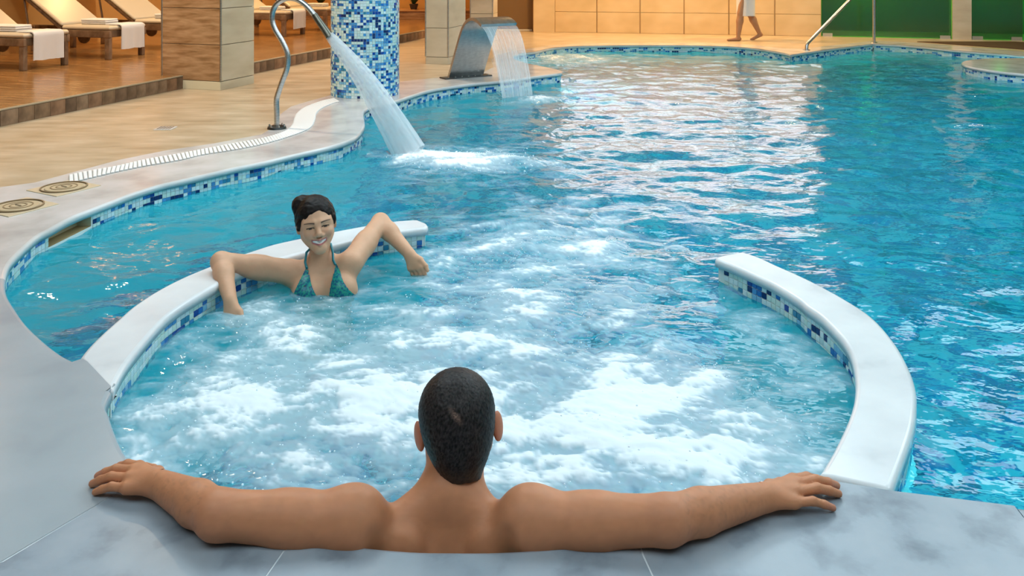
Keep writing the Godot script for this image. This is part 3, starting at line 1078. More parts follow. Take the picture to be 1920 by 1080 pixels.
	fb.rbox(Vector3(0, 0.002, 0), Vector3(0.12, 0.005, 0.12), 0.0015)
	part(fd, "frame", fb.mesh(), flat_mat("drain_plate", Color(0.78, 0.76, 0.74), 0.4))
	for k in 5:
		var g := MB.new()
		g.rbox(Vector3(-0.04 + 0.02 * k, 0.0055, 0), Vector3(0.009, 0.003, 0.09), 0.001)
		part(fd, "bar", g.mesh(), mats["steel"])

func ring_shrunk(r: PackedVector3Array, k: float) -> PackedVector3Array:
	var m := Vector3.ZERO
	for p in r:
		m += p / r.size()
	var o := PackedVector3Array()
	for p in r:
		o.append(m + (p - m) * k)
	return o

func flip_lathe(b: MB) -> void:
	# lathe profiles given from the axis outwards and down
	var area := 0.0
	for k in range(0, b.t.size(), 3):
		var a := b.v[b.t[k]]
		var n := (b.v[b.t[k + 1]] - a).cross(b.v[b.t[k + 2]] - a)
		var m := (a + b.v[b.t[k + 1]] + b.v[b.t[k + 2]]) / 3.0
		area += n.dot(Vector3(m.x, absf(m.y) * 0.5 + 0.001, m.z))
	if area < 0.0:
		for k in range(0, b.t.size(), 3):
			var x := b.t[k + 1]
			b.t[k + 1] = b.t[k + 2]
			b.t[k + 2] = x

func drain(label: String, x: float, d: float) -> void:
	var t := thing("deck_lid", label, "drain lid", P(x, 0, d), "round lids in the deck")
	t.rotation.y = -0.5
	var b := MB.new()
	b.rbox(Vector3(0, 0.001, 0), Vector3(0.24, 0.006, 0.24), 0.002)
	part(t, "frame", b.mesh(), flat_mat("lid_frame", Color(0.78, 0.7, 0.58), 0.5))
	var c := MB.new()
	c.lathe([Vector2(0.0, 0.0085), Vector2(0.085, 0.0085), Vector2(0.088, 0.006)], 40)
	flip_lathe(c)
	part(t, "lid", c.mesh(), flat_mat("lid", Color(0.74, 0.66, 0.53), 0.5))
	for r in [0.105, 0.06, 0.035]:
		var g := MB.new()
		g.lathe([Vector2(r - 0.003, 0.004), Vector2(r - 0.003, 0.0105), Vector2(r + 0.003, 0.0105), Vector2(r + 0.003, 0.004)], 40)
		flip_lathe(g)
		part(t, "ring", g.mesh(), flat_mat("lid_ring", Color(0.55, 0.46, 0.34), 0.6), "darker ring")
	var k := MB.new()
	k.rbox(Vector3(0, 0.0095, 0), Vector3(0.04, 0.003, 0.008), 0.001)
	part(t, "grip", k.mesh(), flat_mat("lid_grip", Color(0.4, 0.33, 0.25), 0.6))

func water_mat(key: String, c: Color) -> StandardMaterial3D:
	var m := StandardMaterial3D.new()
	m.albedo_color = c
	m.vertex_color_use_as_albedo = true
	m.transparency = BaseMaterial3D.TRANSPARENCY_ALPHA
	m.roughness = 0.3
	mats[key] = m
	return m

func water_jet(from: Vector3) -> void:
	# a spreading hollow sheet of water that falls into the pool
	var n := FastNoiseLite.new()
	n.seed = 4
	n.frequency = 1.0
	var to := P(-0.63, WATER - 0.01, 5.55)
	var b := MB.new()
	var rows := []
	var cols := PackedColorArray()
	for shell_ in 2:
		rows = []
		var side := (to - from).cross(Vector3.UP).normalized()
		for k in 41:
			var w := k / 40.0
			var o := from.lerp(to, w) + Vector3.UP * 0.05 * sin(PI * w)
			var ax := (to - from).normalized()
			var upn := side.cross(ax)
			var ring := PackedVector3Array()
			for i in 48:
				var a := TAU * i / 48.0
				var wob := 1.0 + 0.1 * w * n.get_noise_2d(i * 0.9, w * 2.0 + shell_ * 30)
				var wide := lerpf(0.034, 0.125, pow(w, 0.85)) * (1.0 - 0.35 * shell_)
				ring.append(o + upn * cos(a) * wide * wob + side * sin(a) * wide * 0.45 * wob)
				var s := 0.5 + 0.5 * n.get_noise_3d(i * 0.8, w * 3.0, 7.0 + shell_ * 9)
				cols.append(Color(0.86, 0.92, 0.96, clampf(0.2 + 0.42 * s, 0.06, 0.8)))
			rows.append(ring)
		b.grid(rows, true)
	b.c = cols
	var t := thing("jet_of_water", "wide whitish jet of water falling from the curved tube", "water jet", Vector3(to.x, 0, to.z))
	b.shift(t.position)
	part(t, "stream", b.mesh(true), water_mat("jet_water", Color(1, 1, 1)))

func waterfall() -> void:
	var t := thing("waterfall_spout", "broad arched stainless steel waterfall spout on the pool edge", "waterfall", P(-0.45, 0, 8.67))
	var fw := Vector3(0.58, 0, 0.81).normalized()
	var sd := Vector3(0.855, 0, -0.52).normalized()
	var half := 0.19
	var pr := PackedVector2Array([Vector2(0, 0), Vector2(0.06, 0.12), Vector2(0.13, 0.26), Vector2(0.2, 0.4), Vector2(0.26, 0.5), Vector2(0.33, 0.56), Vector2(0.41, 0.58), Vector2(0.49, 0.565), Vector2(0.56, 0.53)])
	var ln := spline(pr, 4)
	var outer := offset(ln, -0.028)
	var rows := []
	for q in [[ln, -half], [ln, half], [outer, half], [outer, -half], [ln, -half]]:
		var row := PackedVector3Array()
		for p in q[0]:
			row.append(fw * p.x + Vector3.UP * p.y + sd * q[1])
		rows.append(row)
	var b := MB.new()
	for k in 4:
		var c0 := (ln.size() - 1) / 2
		var mid: Vector3 = (rows[0][c0] + rows[1][c0] + rows[2][c0] + rows[3][c0]) * 0.25
		var fc: Vector3 = (rows[k][c0] + rows[k + 1][c0]) * 0.5
		b.grid([rows[k], rows[k + 1]], false, fc - mid)
	var e := ln.size() - 1
	b.quad_out(rows[0][e], rows[1][e], rows[2][e], rows[3][e], fw)
	part(t, "arch", b.mesh(), mats["steel"])
	var f := MB.new()
	f.rbox(Vector3(0, 0.006, 0), Vector3(half * 2 + 0.14, 0.012, 0.13), 0.003, Basis(sd, Vector3.UP, sd.cross(Vector3.UP)))
	part(t, "base_plate", f.mesh(), flat_mat("dark_steel", Color(0.33, 0.34, 0.34), 0.35, 0.9), "dark base plate")
	for k in 7:
		var bo := MB.new()
		bo.lathe([Vector2(0.0, 0.02), Vector2(0.008, 0.019), Vector2(0.009, 0.012)], 8)
		flip_lathe(bo)
		var o := part(t, "bolt", bo.mesh(), mats["steel"])
		o.position = sd * (-0.22 + 0.073 * k) + fw * 0.05
	# the curtain of water, a folded sheet with thickness
	var n := FastNoiseLite.new()
	n.seed = 14
	n.frequency = 1.0
	var w := MB.new()
	var cols := PackedColorArray()
	for layer in 2:
		var rws := []
		for k in 25:
			var v := k / 24.0
			var row := PackedVector3Array()
			for i in 81:
				var x := (i / 80.0 - 0.5) * 2.0
				var fall := 0.62 * v * v + 0.06 * v * (1.0 - v)
				var go := 0.55 + 0.3 * v
				var rip := 0.012 * n.get_noise_2d(i * 0.35, v * 1.5 + layer * 20) * (0.3 + v)
				row.append(fw * (go + rip + layer * 0.012) + Vector3.UP * (0.532 - fall) + sd * x * half * (0.97 - 0.12 * v))
				var s := n.get_noise_2d(i * 0.55, v * 0.6 + layer * 11) * 0.5 + 0.5
				cols.append(Color(0.9, 0.93, 0.95, clampf(0.02 + 0.55 * pow(s, 2.0) + 0.1 * v, 0.0, 0.8)))
			rws.append(row)
		w.grid(rws, false, fw)
	w.c = cols
	var c := thing("water_curtain", "clear rippled curtain of water pouring off the steel spout", "waterfall", P(0.14, 0, 7.9))
	for k in w.v.size():
		w.v[k] += t.position
	w.shift(c.position)
	part(c, "sheet", w.mesh(true), water_mat("curtain_water", Color(1, 1, 1)))

# ---------------------------------------------------------------- lounge
func make_lounger() -> Node3D:
	# local frame: foot end at x = 0, head towards -x, near side +z
	var t := Node3D.new()
	var wood: Material = mats["wood_grey"]
	for sx in [-0.03, -1.5]:
		for sz in [-0.25, 0.25]:
			var l := MB.new()
			l.rbox(Vector3(sx, 0.145, sz), Vector3(0.06, 0.29, 0.05), 0.006)
			part(t, "leg", l.mesh(), wood)
	for sz in [-0.265, 0.265]:
		var r := MB.new()
		r.rbox(Vector3(-0.86, 0.265, sz), Vector3(1.74, 0.075, 0.035), 0.006)
		part(t, "side_rail", r.mesh(), wood)
	for sx in [-0.02, -1.7]:
		var r := MB.new()
		r.rbox(Vector3(sx, 0.265, 0), Vector3(0.035, 0.07, 0.5), 0.006)
		part(t, "end_rail", r.mesh(), wood)
	for sz in [-0.2, 0.2]:
		var w := MB.new()
		w.lathe([Vector2(0.0, 0.015), Vector2(0.075, 0.015), Vector2(0.08, 0.0), Vector2(0.075, -0.015), Vector2(0.0, -0.015)], 20)
		var o := part(t, "wheel", w.mesh(), wood)
		o.transform = Transform3D(Basis(Vector3.RIGHT, PI * 0.5), Vector3(-0.75, 0.19, sz))
	var cu := MB.new()
	cu.rbox(Vector3(-0.3, 0.325, 0), Vector3(0.62, 0.05, 0.56), 0.018)
	part(t, "seat_cushion", cu.mesh(), flat_mat("cushion", Color(0.8, 0.76, 0.68), 0.35), "cream padded cushion")
	var bk := Node3D.new()
	bk.name = "backrest"
	t.add_child(bk)
	bk.position = Vector3(-0.62, 0.335, 0)
	bk.rotation.z = -deg_to_rad(34.0)
	var bc := MB.new()
	bc.rbox(Vector3(-0.47, 0.02, 0), Vector3(0.95, 0.05, 0.56), 0.018)
	part(bk, "back_cushion", bc.mesh(), flat_mat("cushion", Color(0.8, 0.76, 0.68), 0.35))
	for sz in [-0.25, 0.25]:
		var r := MB.new()
		r.rbox(Vector3(-0.47, -0.025, sz), Vector3(0.95, 0.035, 0.03), 0.005)
		part(bk, "back_rail", r.mesh(), wood)
		var pr := MB.new()
		pr.tube(PackedVector3Array([Vector3(-0.62, -0.04, sz * 0.9), Vector3(-0.33, -0.33, sz * 0.9)]), PackedFloat32Array([0.012]), 8)
		part(bk, "prop", pr.mesh(), wood)
	return t

func towel_drape(t: Transform3D, z0: float, z1: float, drop: float, label: String) -> void:
	var n := FastNoiseLite.new()
	n.seed = int(z0 * 100) + int(t.origin.z * 10)
	n.frequency = 3.0
	var rows := []
	var back_rows := []
	for k in 25:
		var s := k / 24.0 * (0.2 + drop)
		var row := PackedVector3Array()
		var row2 := PackedVector3Array()
		for i in 17:
			var z := lerpf(z0, z1, i / 16.0)
			var p: Vector3
			var nn: Vector3
			if s < 0.17:
				p = Vector3(-0.16 + s, 0.354, z); nn = Vector3.UP
			elif s < 0.225:
				var a := (s - 0.17) / 0.055 * PI * 0.5
				p = Vector3(0.01 + 0.03 * sin(a), 0.324 + 0.03 * cos(a), z); nn = Vector3(sin(a), cos(a), 0)
			else:
				p = Vector3(0.04 + 0.012 * n.get_noise_2d(z * 3.0, 0.0) * (s - 0.2) * 8.0, 0.324 - (s - 0.225) + 0.012 * n.get_noise_1d(z * 2.0), z); nn = Vector3(1, 0, 0)
			row.append(p + nn * 0.009)
			row2.append(p)
		rows.append(row)
		back_rows.append(row2)
	var b := MB.new()
	b.grid(rows, false, Vector3(1, 1, 0))
	b.grid(back_rows, false, Vector3(-1, -1, 0))
	for e in [0, 16]:
		var r0 := PackedVector3Array(); var r1 := PackedVector3Array()
		for k in 25:
			r0.append(rows[k][e]); r1.append(back_rows[k][e])
		b.grid([r0, r1], false, Vector3(0, 0, signf(rows[0][e].z - rows[0][8].z)))
	b.grid([rows[24], back_rows[24]], false, Vector3(0, -1, 0))
	b.grid([rows[0], back_rows[0]], false, Vector3(-1, 0, 0))
	var o := solo("draped_towel", b.mesh(), mats["towel"], label, "towel", "towels hanging over lounger ends")
	o.transform = t

func towel_fold(t: Transform3D, at_: Vector3, size: Vector3, label: String) -> void:
	# a towel folded into a soft pad of three layers, rounded where it turns
	var o := thing("folded_towel", label, "towel", t * at_, "folded towels on loungers")
	o.basis = t.basis
	for k in 3:
		var b := MB.new()
		var h := size.y / 3.0
		b.rbox(Vector3(0.004 * (k % 2), h * (k + 0.5), 0.003 * k), Vector3(size.x, h * 1.05, size.z), h * 0.42)
		part(o, "layer", b.mesh(), mats["towel"])

func build_loungers() -> void:
	var first := make_lounger()
	var texts := ["sun lounger nearest the camera at the left edge, white towel over its end", "second sun lounger from the left with a towel over its end", "third sun lounger partly behind the wood panelled pillar", "sun lounger seen between the pillar and the steel tube", "furthest sun lounger beside the mosaic column"]
	var n := 0
	for k in [0, 1, 2, 4, 5]:
		var o: Node3D = first if n == 0 else first.duplicate()
		o.name = numbered("sun_lounger")
		add_child(o)
		meta(o, texts[n], "sun lounger", "sun loungers in a row on the wooden platform")
		var c := Vector2(-4.53 + 0.365 * k, 8.26 + 0.945 * k) + Vector2(0.065, 0.24)
		o.position = at(c, 0.11)
		o.rotation.y = -0.29
		var tr := o.transform
		if n == 0:
			towel_drape(tr, 0.2, -0.16, 0.26, "white towel hanging over the foot of the leftmost lounger")
			towel_fold(tr, Vector3(-0.39, 0.352, 0.06), Vector3(0.36, 0.06, 0.2), "white folded towel lying on the leftmost lounger")
		elif n == 1:
			towel_drape(tr, 0.14, -0.2, 0.25, "white towel hanging over the foot of the second lounger")
			towel_fold(tr, Vector3(-0.36, 0.352, 0.0), Vector3(0.32, 0.055, 0.2), "white folded towel lying on the second lounger")
		elif n == 2:
			towel_fold(tr, Vector3(-0.32, 0.352, 0.0), Vector3(0.3, 0.055, 0.2), "white folded towel on the lounger behind the pillar")
		elif n == 3:
			towel_drape(tr, 0.12, -0.2, 0.25, "pinkish white towel hanging over the lounger behind the steel tube")
			towel_fold(tr, Vector3(-0.36, 0.352, 0.0), Vector3(0.3, 0.05, 0.2), "white folded towel on the lounger behind the steel tube")
		else:
			towel_fold(tr, Vector3(-0.3, 0.352, 0.0), Vector3(0.28, 0.05, 0.2), "white folded towel on the furthest lounger")
		n += 1
	# planter bench with plants at the end of the lounge
	var t := thing("planter_bench", "low wooden planter bench along the end wall of the lounge", "planter", P(-2.45, 0.11, 16.05))
	var b := MB.new()
	b.rbox(Vector3(0, 0.07, 0), Vector3(3.4, 0.14, 0.7), 0.004)
	part(t, "body", b.mesh(), mats["wood_panel"])
	var c := MB.new()
	c.rbox(Vector3(0, 0.155, 0.0), Vector3(3.46, 0.03, 0.76), 0.006)
	part(t, "ledge", c.mesh(), flat_mat("ledge", Color(0.7, 0.52, 0.34), 0.4))
	plant(P(-1.77, 0.28, 15.95), "dark leafy plant on the bench right of the mosaic column", 3)
	plant(P(-3.45, 0.28, 15.95), "dark leafy plant on the bench left of the mosaic column", 9)

func plant(where: Vector3, label: String, seed_: int) -> void:
	var t := thing("potted_plant", label, "plant", where, "plants on the bench")
	var r := RandomNumberGenerator.new()
	r.seed = seed_
	var p := MB.new()
	p.lathe([Vector2(0.06, 0.09), Vector2(0.075, 0.1), Vector2(0.08, 0.09), Vector2(0.055, 0.0), Vector2(0.0, 0.0)], 20)
	flip_lathe(p)
	part(t, "pot", p.mesh(), flat_mat("pot", Color(0.25, 0.2, 0.16), 0.6))
	for k in 26:
		var b := MB.new()
		var a := TAU * r.randf()
		var lean := r.randf_range(0.1, 1.1)
		var len_ := r.randf_range(0.2, 0.42)
		var dir := Vector3(cos(a), 0, sin(a))
		var side := Vector3(-sin(a), 0, cos(a))
		var rows := []
		for i in 6:
			var w := i / 5.0
			var o := Vector3(0, 0.09, 0) + dir * (0.02 + len_ * sin(lean) * w) + Vector3.UP * (len_ * cos(lean * w) * w)
			var wd := 0.03 * sin(PI * (0.1 + 0.88 * w))
			rows.append(PackedVector3Array([o - side * wd + Vector3.UP * 0.006, o, o + side * wd + Vector3.UP * 0.006]))
		b.grid(rows, false)
		part(t, "leaf", b.mesh(), flat_mat("leaf", Color(0.13, 0.24, 0.09), 0.5))

# ---------------------------------------------------------------- far end
func build_far_end() -> void:
	var A := Vector2(0.69, 14.302)
	var B := Vector2(4.707, 13.472)
	var dir := (B - A).normalized()
	var nrm := Vector2(-dir.y, dir.x)  # away from the pool
	var quad2 := func(s0: float, s1: float, d0: float, d1: float) -> PackedVector2Array:
		return PackedVector2Array([A + dir * s0 + nrm * d0, A + dir * s1 + nrm * d0, A + dir * s1 + nrm * d1, A + dir * s0 + nrm * d1])
	var len_ := A.distance_to(B)
	var w := MB.new()
	w.prism(quad2.call(0.0, len_, 0.0, 0.2), 0.0, 1.0)
	w.prism(quad2.call(0.0, len_, 0.0, 0.2), 2.75, 3.0)
	w.prism(quad2.call(0.0, 0.15, 0.0, 0.2), 1.0, 2.75)
	w.prism(quad2.call(len_ - 0.15, len_, 0.0, 0.2), 1.0, 2.75)
	var wall := shell("wall_back", w.mesh(), flat_mat("wall_joint", Color(0.72, 0.61, 0.45), 0.8), "warm beige tiled end wall")
	var ang := atan2(-dir.y, dir.x)
	var s := 0.0
	var row := 0
	var tb := MB.new()
	tb.rbox(Vector3.ZERO, Vector3(0.664, 0.325, 0.016), 0.002)
	var tm := tb.mesh()
	for r in 3:
		for k in 6:
			var o := part(wall, "wall_tile", tm, mats["wall_tile"])
			o.position = at(A + dir * (0.684 * 0.5 + k * 0.6836) - nrm * 0.008, 0.165 + r * 0.331)
			o.rotation.y = -ang
	# tall window above the tiles, daylight behind it
	var gl := MB.new()
	gl.prism(quad2.call(0.15, len_ - 0.15, 0.09, 0.1), 1.0, 2.75)
	var gm := StandardMaterial3D.new()
	gm.albedo_color = Color(0.95, 0.97, 0.97, 0.06)
	gm.transparency = BaseMaterial3D.TRANSPARENCY_ALPHA
	gm.roughness = 0.03
	var win := shell("window_1", gl.mesh(), gm)
	for k in 4:
		var fr := MB.new()
		var c := 0.15 + (len_ - 0.3) * k / 3.0
		fr.prism(quad2.call(c - 0.025, c + 0.025, 0.06, 0.14), 1.0, 2.75)
		part(win, "mullion", fr.mesh(), mats["white"])
	# return, brown door and side wall left of the tiles
	var rt := MB.new()
	rt.prism(line([0.345, 14.2, 0.685, 14.15, 0.688, 14.5, 0.345, 14.6]), 0.0, 3.0)
	shell("wall_return", rt.mesh(), mats["wall_tile"])
	var dr := MB.new()
	dr.prism(line([-0.4, 14.6, 0.345, 14.6, 0.345, 14.75, -0.4, 14.75]), 0.0, 3.0)
	var door := shell("door_1", dr.mesh(), flat_mat("door", Color(0.5, 0.38, 0.2), 0.5))
	var th := MB.new()
	th.rbox(P(-0.02, 0.012, 14.55), Vector3(0.7, 0.024, 0.08), 0.004)
	part(door, "threshold", th.mesh(), flat_mat("sill", Color(0.85, 0.83, 0.78), 0.4))
	var sw := MB.new()
	sw.prism(line([-0.6, 14.6, -0.4, 14.6, -0.4, 16.7, -0.6, 16.7]), 0.0, 3.0)
	sw.prism(line([-8.9, 3.0, -6.9, 3.0, -6.9, 3.2, -8.9, 3.2]), 0.0, 3.0)
	shell("wall_side", sw.mesh(), mats["amber_wall"])
	# green glass front of the steam rooms
	var G0 := B
	var G1 := Vector2(9.2, 12.2)
	var gd := (G1 - G0).normalized()
	var gn := Vector2(-gd.y, gd.x)
	var gq := func(s0: float, s1: float, d0: float, d1: float) -> PackedVector2Array:
		return PackedVector2Array([G0 + gd * s0 + gn * d0, G0 + gd * s1 + gn * d0, G0 + gd * s1 + gn * d1, G0 + gd * s0 + gn * d1])
	var glen := G0.distance_to(G1)
	var green := StandardMaterial3D.new()
	green.albedo_color = Color(0.2, 0.27, 0.21, 0.5)
	green.transparency = BaseMaterial3D.TRANSPARENCY_ALPHA
	green.roughness = 0.12
	var spans := [[0.01, 1.80, "wide dark green glass panel beside the tiled wall"], [2.07, 2.74, "narrow green glass door right of the cream post"], [2.755, 4.4, "green glass panel at the right edge"]]
	for q in spans:
		var t := thing("glass_panel", q[2], "glass panel", at(G0 + gd * (q[0] + q[1]) * 0.5, 0.0), "green glass panels of the steam rooms")
		var p := MB.new()
		p.prism(gq.call(q[0], q[1], 0.0, 0.012), 0.012, 2.598)
		p.shift(t.position)
		part(t, "pane", p.mesh(), green)
		for e in [q[0] + 0.08, q[1] - 0.08]:
			var cb := MB.new()
			cb.prism(gq.call(e - 0.07, e + 0.07, -0.012, 0.024), 0.0, 0.05)
			cb.shift(t.position)
			part(t, "floor_clamp", cb.mesh(), flat_mat("clamp", Color(0.75, 0.74, 0.7), 0.3, 0.6), "steel floor clamp")
	var post := MB.new()
	post.prism(gq.call(1.81, 2.06, -0.06, 0.2), 0.0, 3.0)
	shell("wall_post", post.mesh(), mats["pillar_tile"], "cream post between the green glass panels")
	var lint := MB.new()
	lint.prism(gq.call(0.0, glen, 0.0, 0.15), 2.6, 3.0)
	shell("wall_lintel", lint.mesh(), mats["wall_tile"])
	var rb := MB.new()
	rb.prism(gq.call(-0.1, glen, 1.3, 1.4), 0.0, 3.0)
	rb.prism(gq.call(-0.12, 0.0, 0.02, 1.4), 0.0, 3.0)
	shell("wall_steam_room", rb.mesh(), flat_mat("green_wall", Color(0.25, 0.5, 0.32), 0.7))
	for q in [[0.75, 3.2, "green lamp tube behind the wide glass panel"], [2.6, 2.0, "green lamp tube behind the narrow glass door"]]:
		var lm := thing("green_lamp", q[2], "lamp", at(G0 + gd * q[0] + gn * 0.7, 1.1), "green lamps behind the glass")
		var lb := MB.new()
		lb.tube(PackedVector3Array([Vector3(-0.2, 0, 0), Vector3(0.2, 0, 0)]), PackedFloat32Array([0.03]), 12)
		var me := StandardMaterial3D.new()
		me.albedo_color = Color(0.2, 0.8, 0.4)
		me.emission_enabled = true
		me.emission = Color(0.1, 1.0, 0.35)
		me.emission_energy_multiplier = 0.8
		part(lm, "tube", lb.mesh(), me)
		var ol := OmniLight3D.new()
		ol.name = "green_glow"
		ol.light_color = Color(0.1, 1.0, 0.3)
		ol.light_energy = q[1] * 0.3
		ol.light_size = 0.03
		ol.omni_range = 20.0
		ol.omni_attenuation = 2.0
		ol.shadow_enabled = true
		lm.add_child(ol)
	var mt := MB.new()
	mt.prism(line([5.72, 12.5, 7.1, 12.5, 8.2, 11.0, 7.2, 10.6, 6.5, 11.5]), 0.0, 0.008)
	solo("floor_mat", mt.mesh(), flat_mat("mat", Color(0.3, 0.2, 0.12), 0.9), "dark brown mat on the floor before the green glass", "mat")
	# handrail at the pool steps
	var hr := thing("handrail", "polished steel handrail at the far pool steps", "handrail", P(3.77, 0, 11.337))
	var h0 := Vector3.ZERO
	var h1 := P(5.055, 0, 12.36) - hr.position
	var rl := MB.new()
	var pts := PackedVector3Array()
	for q in [[0.0, 0.0], [0.005, 0.06], [0.02, 0.09], [0.1, 0.16], [0.3, 0.335], [0.6, 0.6], [0.85, 0.83], [0.94, 0.9], [0.985, 0.89], [1.0, 0.83], [1.0, 0.5], [1.0, 0.0]]:
		pts.append(h0.lerp(h1, q[0]) + Vector3.UP * q[1])
	rl.tube(pts, PackedFloat32Array([0.022]), 14)
	part(hr, "rail", rl.mesh(), mats["steel"])
	for e in [h0, h1]:
		var fb := MB.new()
		fb.lathe([Vector2(0.0, 0.012), Vector2(0.04, 0.01), Vector2(0.045, 0.0)], 20)
		flip_lathe(fb)
		var o := part(hr, "foot_plate", fb.mesh(), mats["steel"])
		o.position = e
	# round island at the right
	var isl := thing("pool_island", "round white topped island in the pool at the right edge", "pool wall", P(5.83, 0, 9.5))
	var ring := PackedVector2Array()
	for k in 64:
		ring.append(Vector2(5.83, 9.5) + Vector2(cos(TAU * k / 64.0), sin(TAU * k / 64.0)) * 0.9)
	var ib := MB.new()
	ib.flat(nose_rows(ib, ring, -1.0, true), 0.0)
	ib.shift(isl.position)
	part(isl, "coping", ib.mesh(), mats["marble_far"])
	var iw := MB.new()
	iw.lathe([Vector2(0.885, -0.03), Vector2(0.885, -1.4)], 64)
	part(isl, "wall_body", iw.mesh(), mats["grout"])
	var closed_ring := ring.duplicate()
	closed_ring.append(ring[0])
	var im := mosaic(offset(closed_ring, -0.015), 1.0, 4, -0.031, 0.028, 0.0222)
	im.shift(isl.position)
	var mm := part(isl, "mosaic_band", im.mesh(true), mats["mosaic"])
	mm.set_meta("kind", "stuff")

# ---------------------------------------------------------------- water
var n1 := FastNoiseLite.new()
var n2 := FastNoiseLite.new()
var n3 := FastNoiseLite.new()

func ring_share(x: float, d: float) -> float:
	# 1 inside the whirlpool circle, 0 outside
	var r := Vector2(x + 0.06, d - 2.71).length()
	return clampf((1.12 - r) / 0.12, 0.0, 1.0)

func foam_at(x: float, d: float) -> float:
	var s := 0.0
	for q in foam_spots:
		var dx: float = x - q[0]
		var dd: float = d - q[1]
		var r: float = q[2]
		var e := (dx * dx + dd * dd) / (r * r)
		if e < 6.0:
			s += q[3] * exp(-e)
	return s

func build_water() -> void:
	n1.seed = 1; n1.frequency = 1.0; n1.fractal_octaves = 2
	n2.seed = 2; n2.frequency = 1.0; n2.fractal_octaves = 4
	n3.seed = 3; n3.frequency = 1.0; n3.fractal_octaves = 3
	var xs := PackedFloat32Array()
	var ds := PackedFloat32Array()
	var x := -2.1
	while x < 7.4:
		xs.append(x)
		x += 0.0085 if x > -1.15 and x < 1.05 else 0.024
	var d := 1.35
	while d < 12.5:
		ds.append(d)
		d += 0.0085 if d > 1.65 and d < 3.9 else (0.022 if d < 7.0 else 0.04)
	var b := MB.new()
	var foam := MB.new()
	var w := xs.size()
	foam.v.resize(w * ds.size())
	foam.c.resize(w * ds.size())
	b.v.resize(w * ds.size())
	b.c.resize(w * ds.size())
	var turquoise := Color(0.01, 0.46, 0.62)
	var white := Color(0.84, 0.91, 0.95)
	var aqua_foam := Color(0.42, 0.66, 0.78)
	for j in ds.size():
		var dd := ds[j]
		for i in w:
			var xx := xs[i]
			var ring := ring_share(xx, dd)
			var f := foam_at(xx, dd)
			var bend := n1.get_noise_2d(xx * 3.0 + 11.0, dd * 3.0)
			var h := 0.0
			h += 0.014 * n1.get_noise_2d(xx * 1.0 + dd * 0.35, dd * 1.5)
			h += 0.011 * n1.get_noise_2d(xx * 2.5 + 40.0 + bend * 0.3, dd * 3.2 - xx * 0.6)
			h += 0.0032 * n2.get_noise_2d(xx * 4.5 + bend, dd * 6.5 - bend * 0.7)
			h += 0.0007 * n1.get_noise_2d(xx * 7.0 - 9.0, dd * 9.0 + xx * 2.0)
			var thick := 0.0
			var rough := f * 0.9 + ring * 0.3
			if rough > 0.02:
				var m := n2.get_noise_2d(xx * 3.2 + 1.7, dd * 4.2)
				var m2 := n3.get_noise_2d(xx * 13.0 + bend, dd * 17.0)
				var m3 := n3.get_noise_2d(xx * 42.0, dd * 48.0 + bend * 3.0)
				h += clampf(rough, 0.0, 1.2) * (0.010 * m + 0.004 * m2 + 0.0014 * m3) + 0.016 * clampf(f - 0.5, 0.0, 1.0)
				var k := clampf((rough - 0.68 + 1.25 * m + 0.5 * m2 + 0.35 * m3) * 1.15, 0.0, 1.0)
				var k2 := clampf((rough - 0.08 + 0.8 * m + 0.35 * m2 + 0.2 * m3) * 1.2, 0.0, 1.0)
				thick = clampf(maxf(k, k2 * 0.5), 0.0, 1.0)
			if ring > 0.0 and ring < 1.0 and h > 0.02:
				h = 0.02
			b.v[j * w + i] = Vector3(xx, WATER + h, -dd)
			foam.v[j * w + i] = Vector3(xx, WATER + h + 0.002 + 0.002 * thick, -dd)
			var fc := aqua_foam.lerp(white, thick)
			foam.c[j * w + i] = Color(fc.r, fc.g, fc.b, thick)
	for j in ds.size() - 1:
		for i in w - 1:
			var a := j * w + i
			if ds[j] > 3.0 and xs[i] < -1.3 and xs[i] < -2.05:
				continue
			b.tri(a, a + 1, a + w)
			b.tri(a + 1, a + w + 1, a + w)
	# foam floats on the water as a thin rough layer of its own
	var fm := MB.new()
	var seen := {}
	for j in ds.size() - 1:
		for i in w - 1:
			var a := j * w + i
			if maxf(maxf(foam.c[a].a, foam.c[a + 1].a), maxf(foam.c[a + w].a, foam.c[a + w + 1].a)) < 0.02:
				continue
			var id := []
			for q in [a, a + 1, a + w, a + w + 1]:
				if not seen.has(q):
					fm.tint = foam.c[q]
					seen[q] = fm.add(foam.v[q])
				id.append(seen[q])
			fm.tri(id[0], id[1], id[2])
			fm.tri(id[1], id[3], id[2])
	var ft := StandardMaterial3D.new()
	ft.vertex_color_use_as_albedo = true
	ft.transparency = BaseMaterial3D.TRANSPARENCY_ALPHA
	ft.roughness = 0.7
	ft.metallic_specular = 0.3
	solo("white_foam", fm.mesh(true), ft, "white bubbling foam drifting on the whirlpool water", "foam", "", "stuff")
	var m := StandardMaterial3D.new()
	m.albedo_color = Color(turquoise.r, turquoise.g, turquoise.b).linear_to_srgb()
	m.albedo_color.a = 0.3
	m.refraction_enabled = true
	m.refraction_scale = 0.033
	m.uv1_triplanar = true
	m.uv1_world_triplanar = true
	m.uv1_scale = Vector3(1.3, 1.3, 2.0)
	m.roughness = 0.05
	m.heightmap_enabled = true
	m.heightmap_texture = noise_tex(0.02, [[0.0, Color(0, 0, 0)], [1.0, Color(1, 1, 1)]], 72, 3)
	m.heightmap_scale = 0.15
	solo("pool_water", b.mesh(), m, "turquoise pool water with white bubbling foam in the whirlpool", "water", "", "stuff")
	# bubbles and drops on the whirlpool
	var r := RandomNumberGenerator.new()
	r.seed = 99
	var spots := []
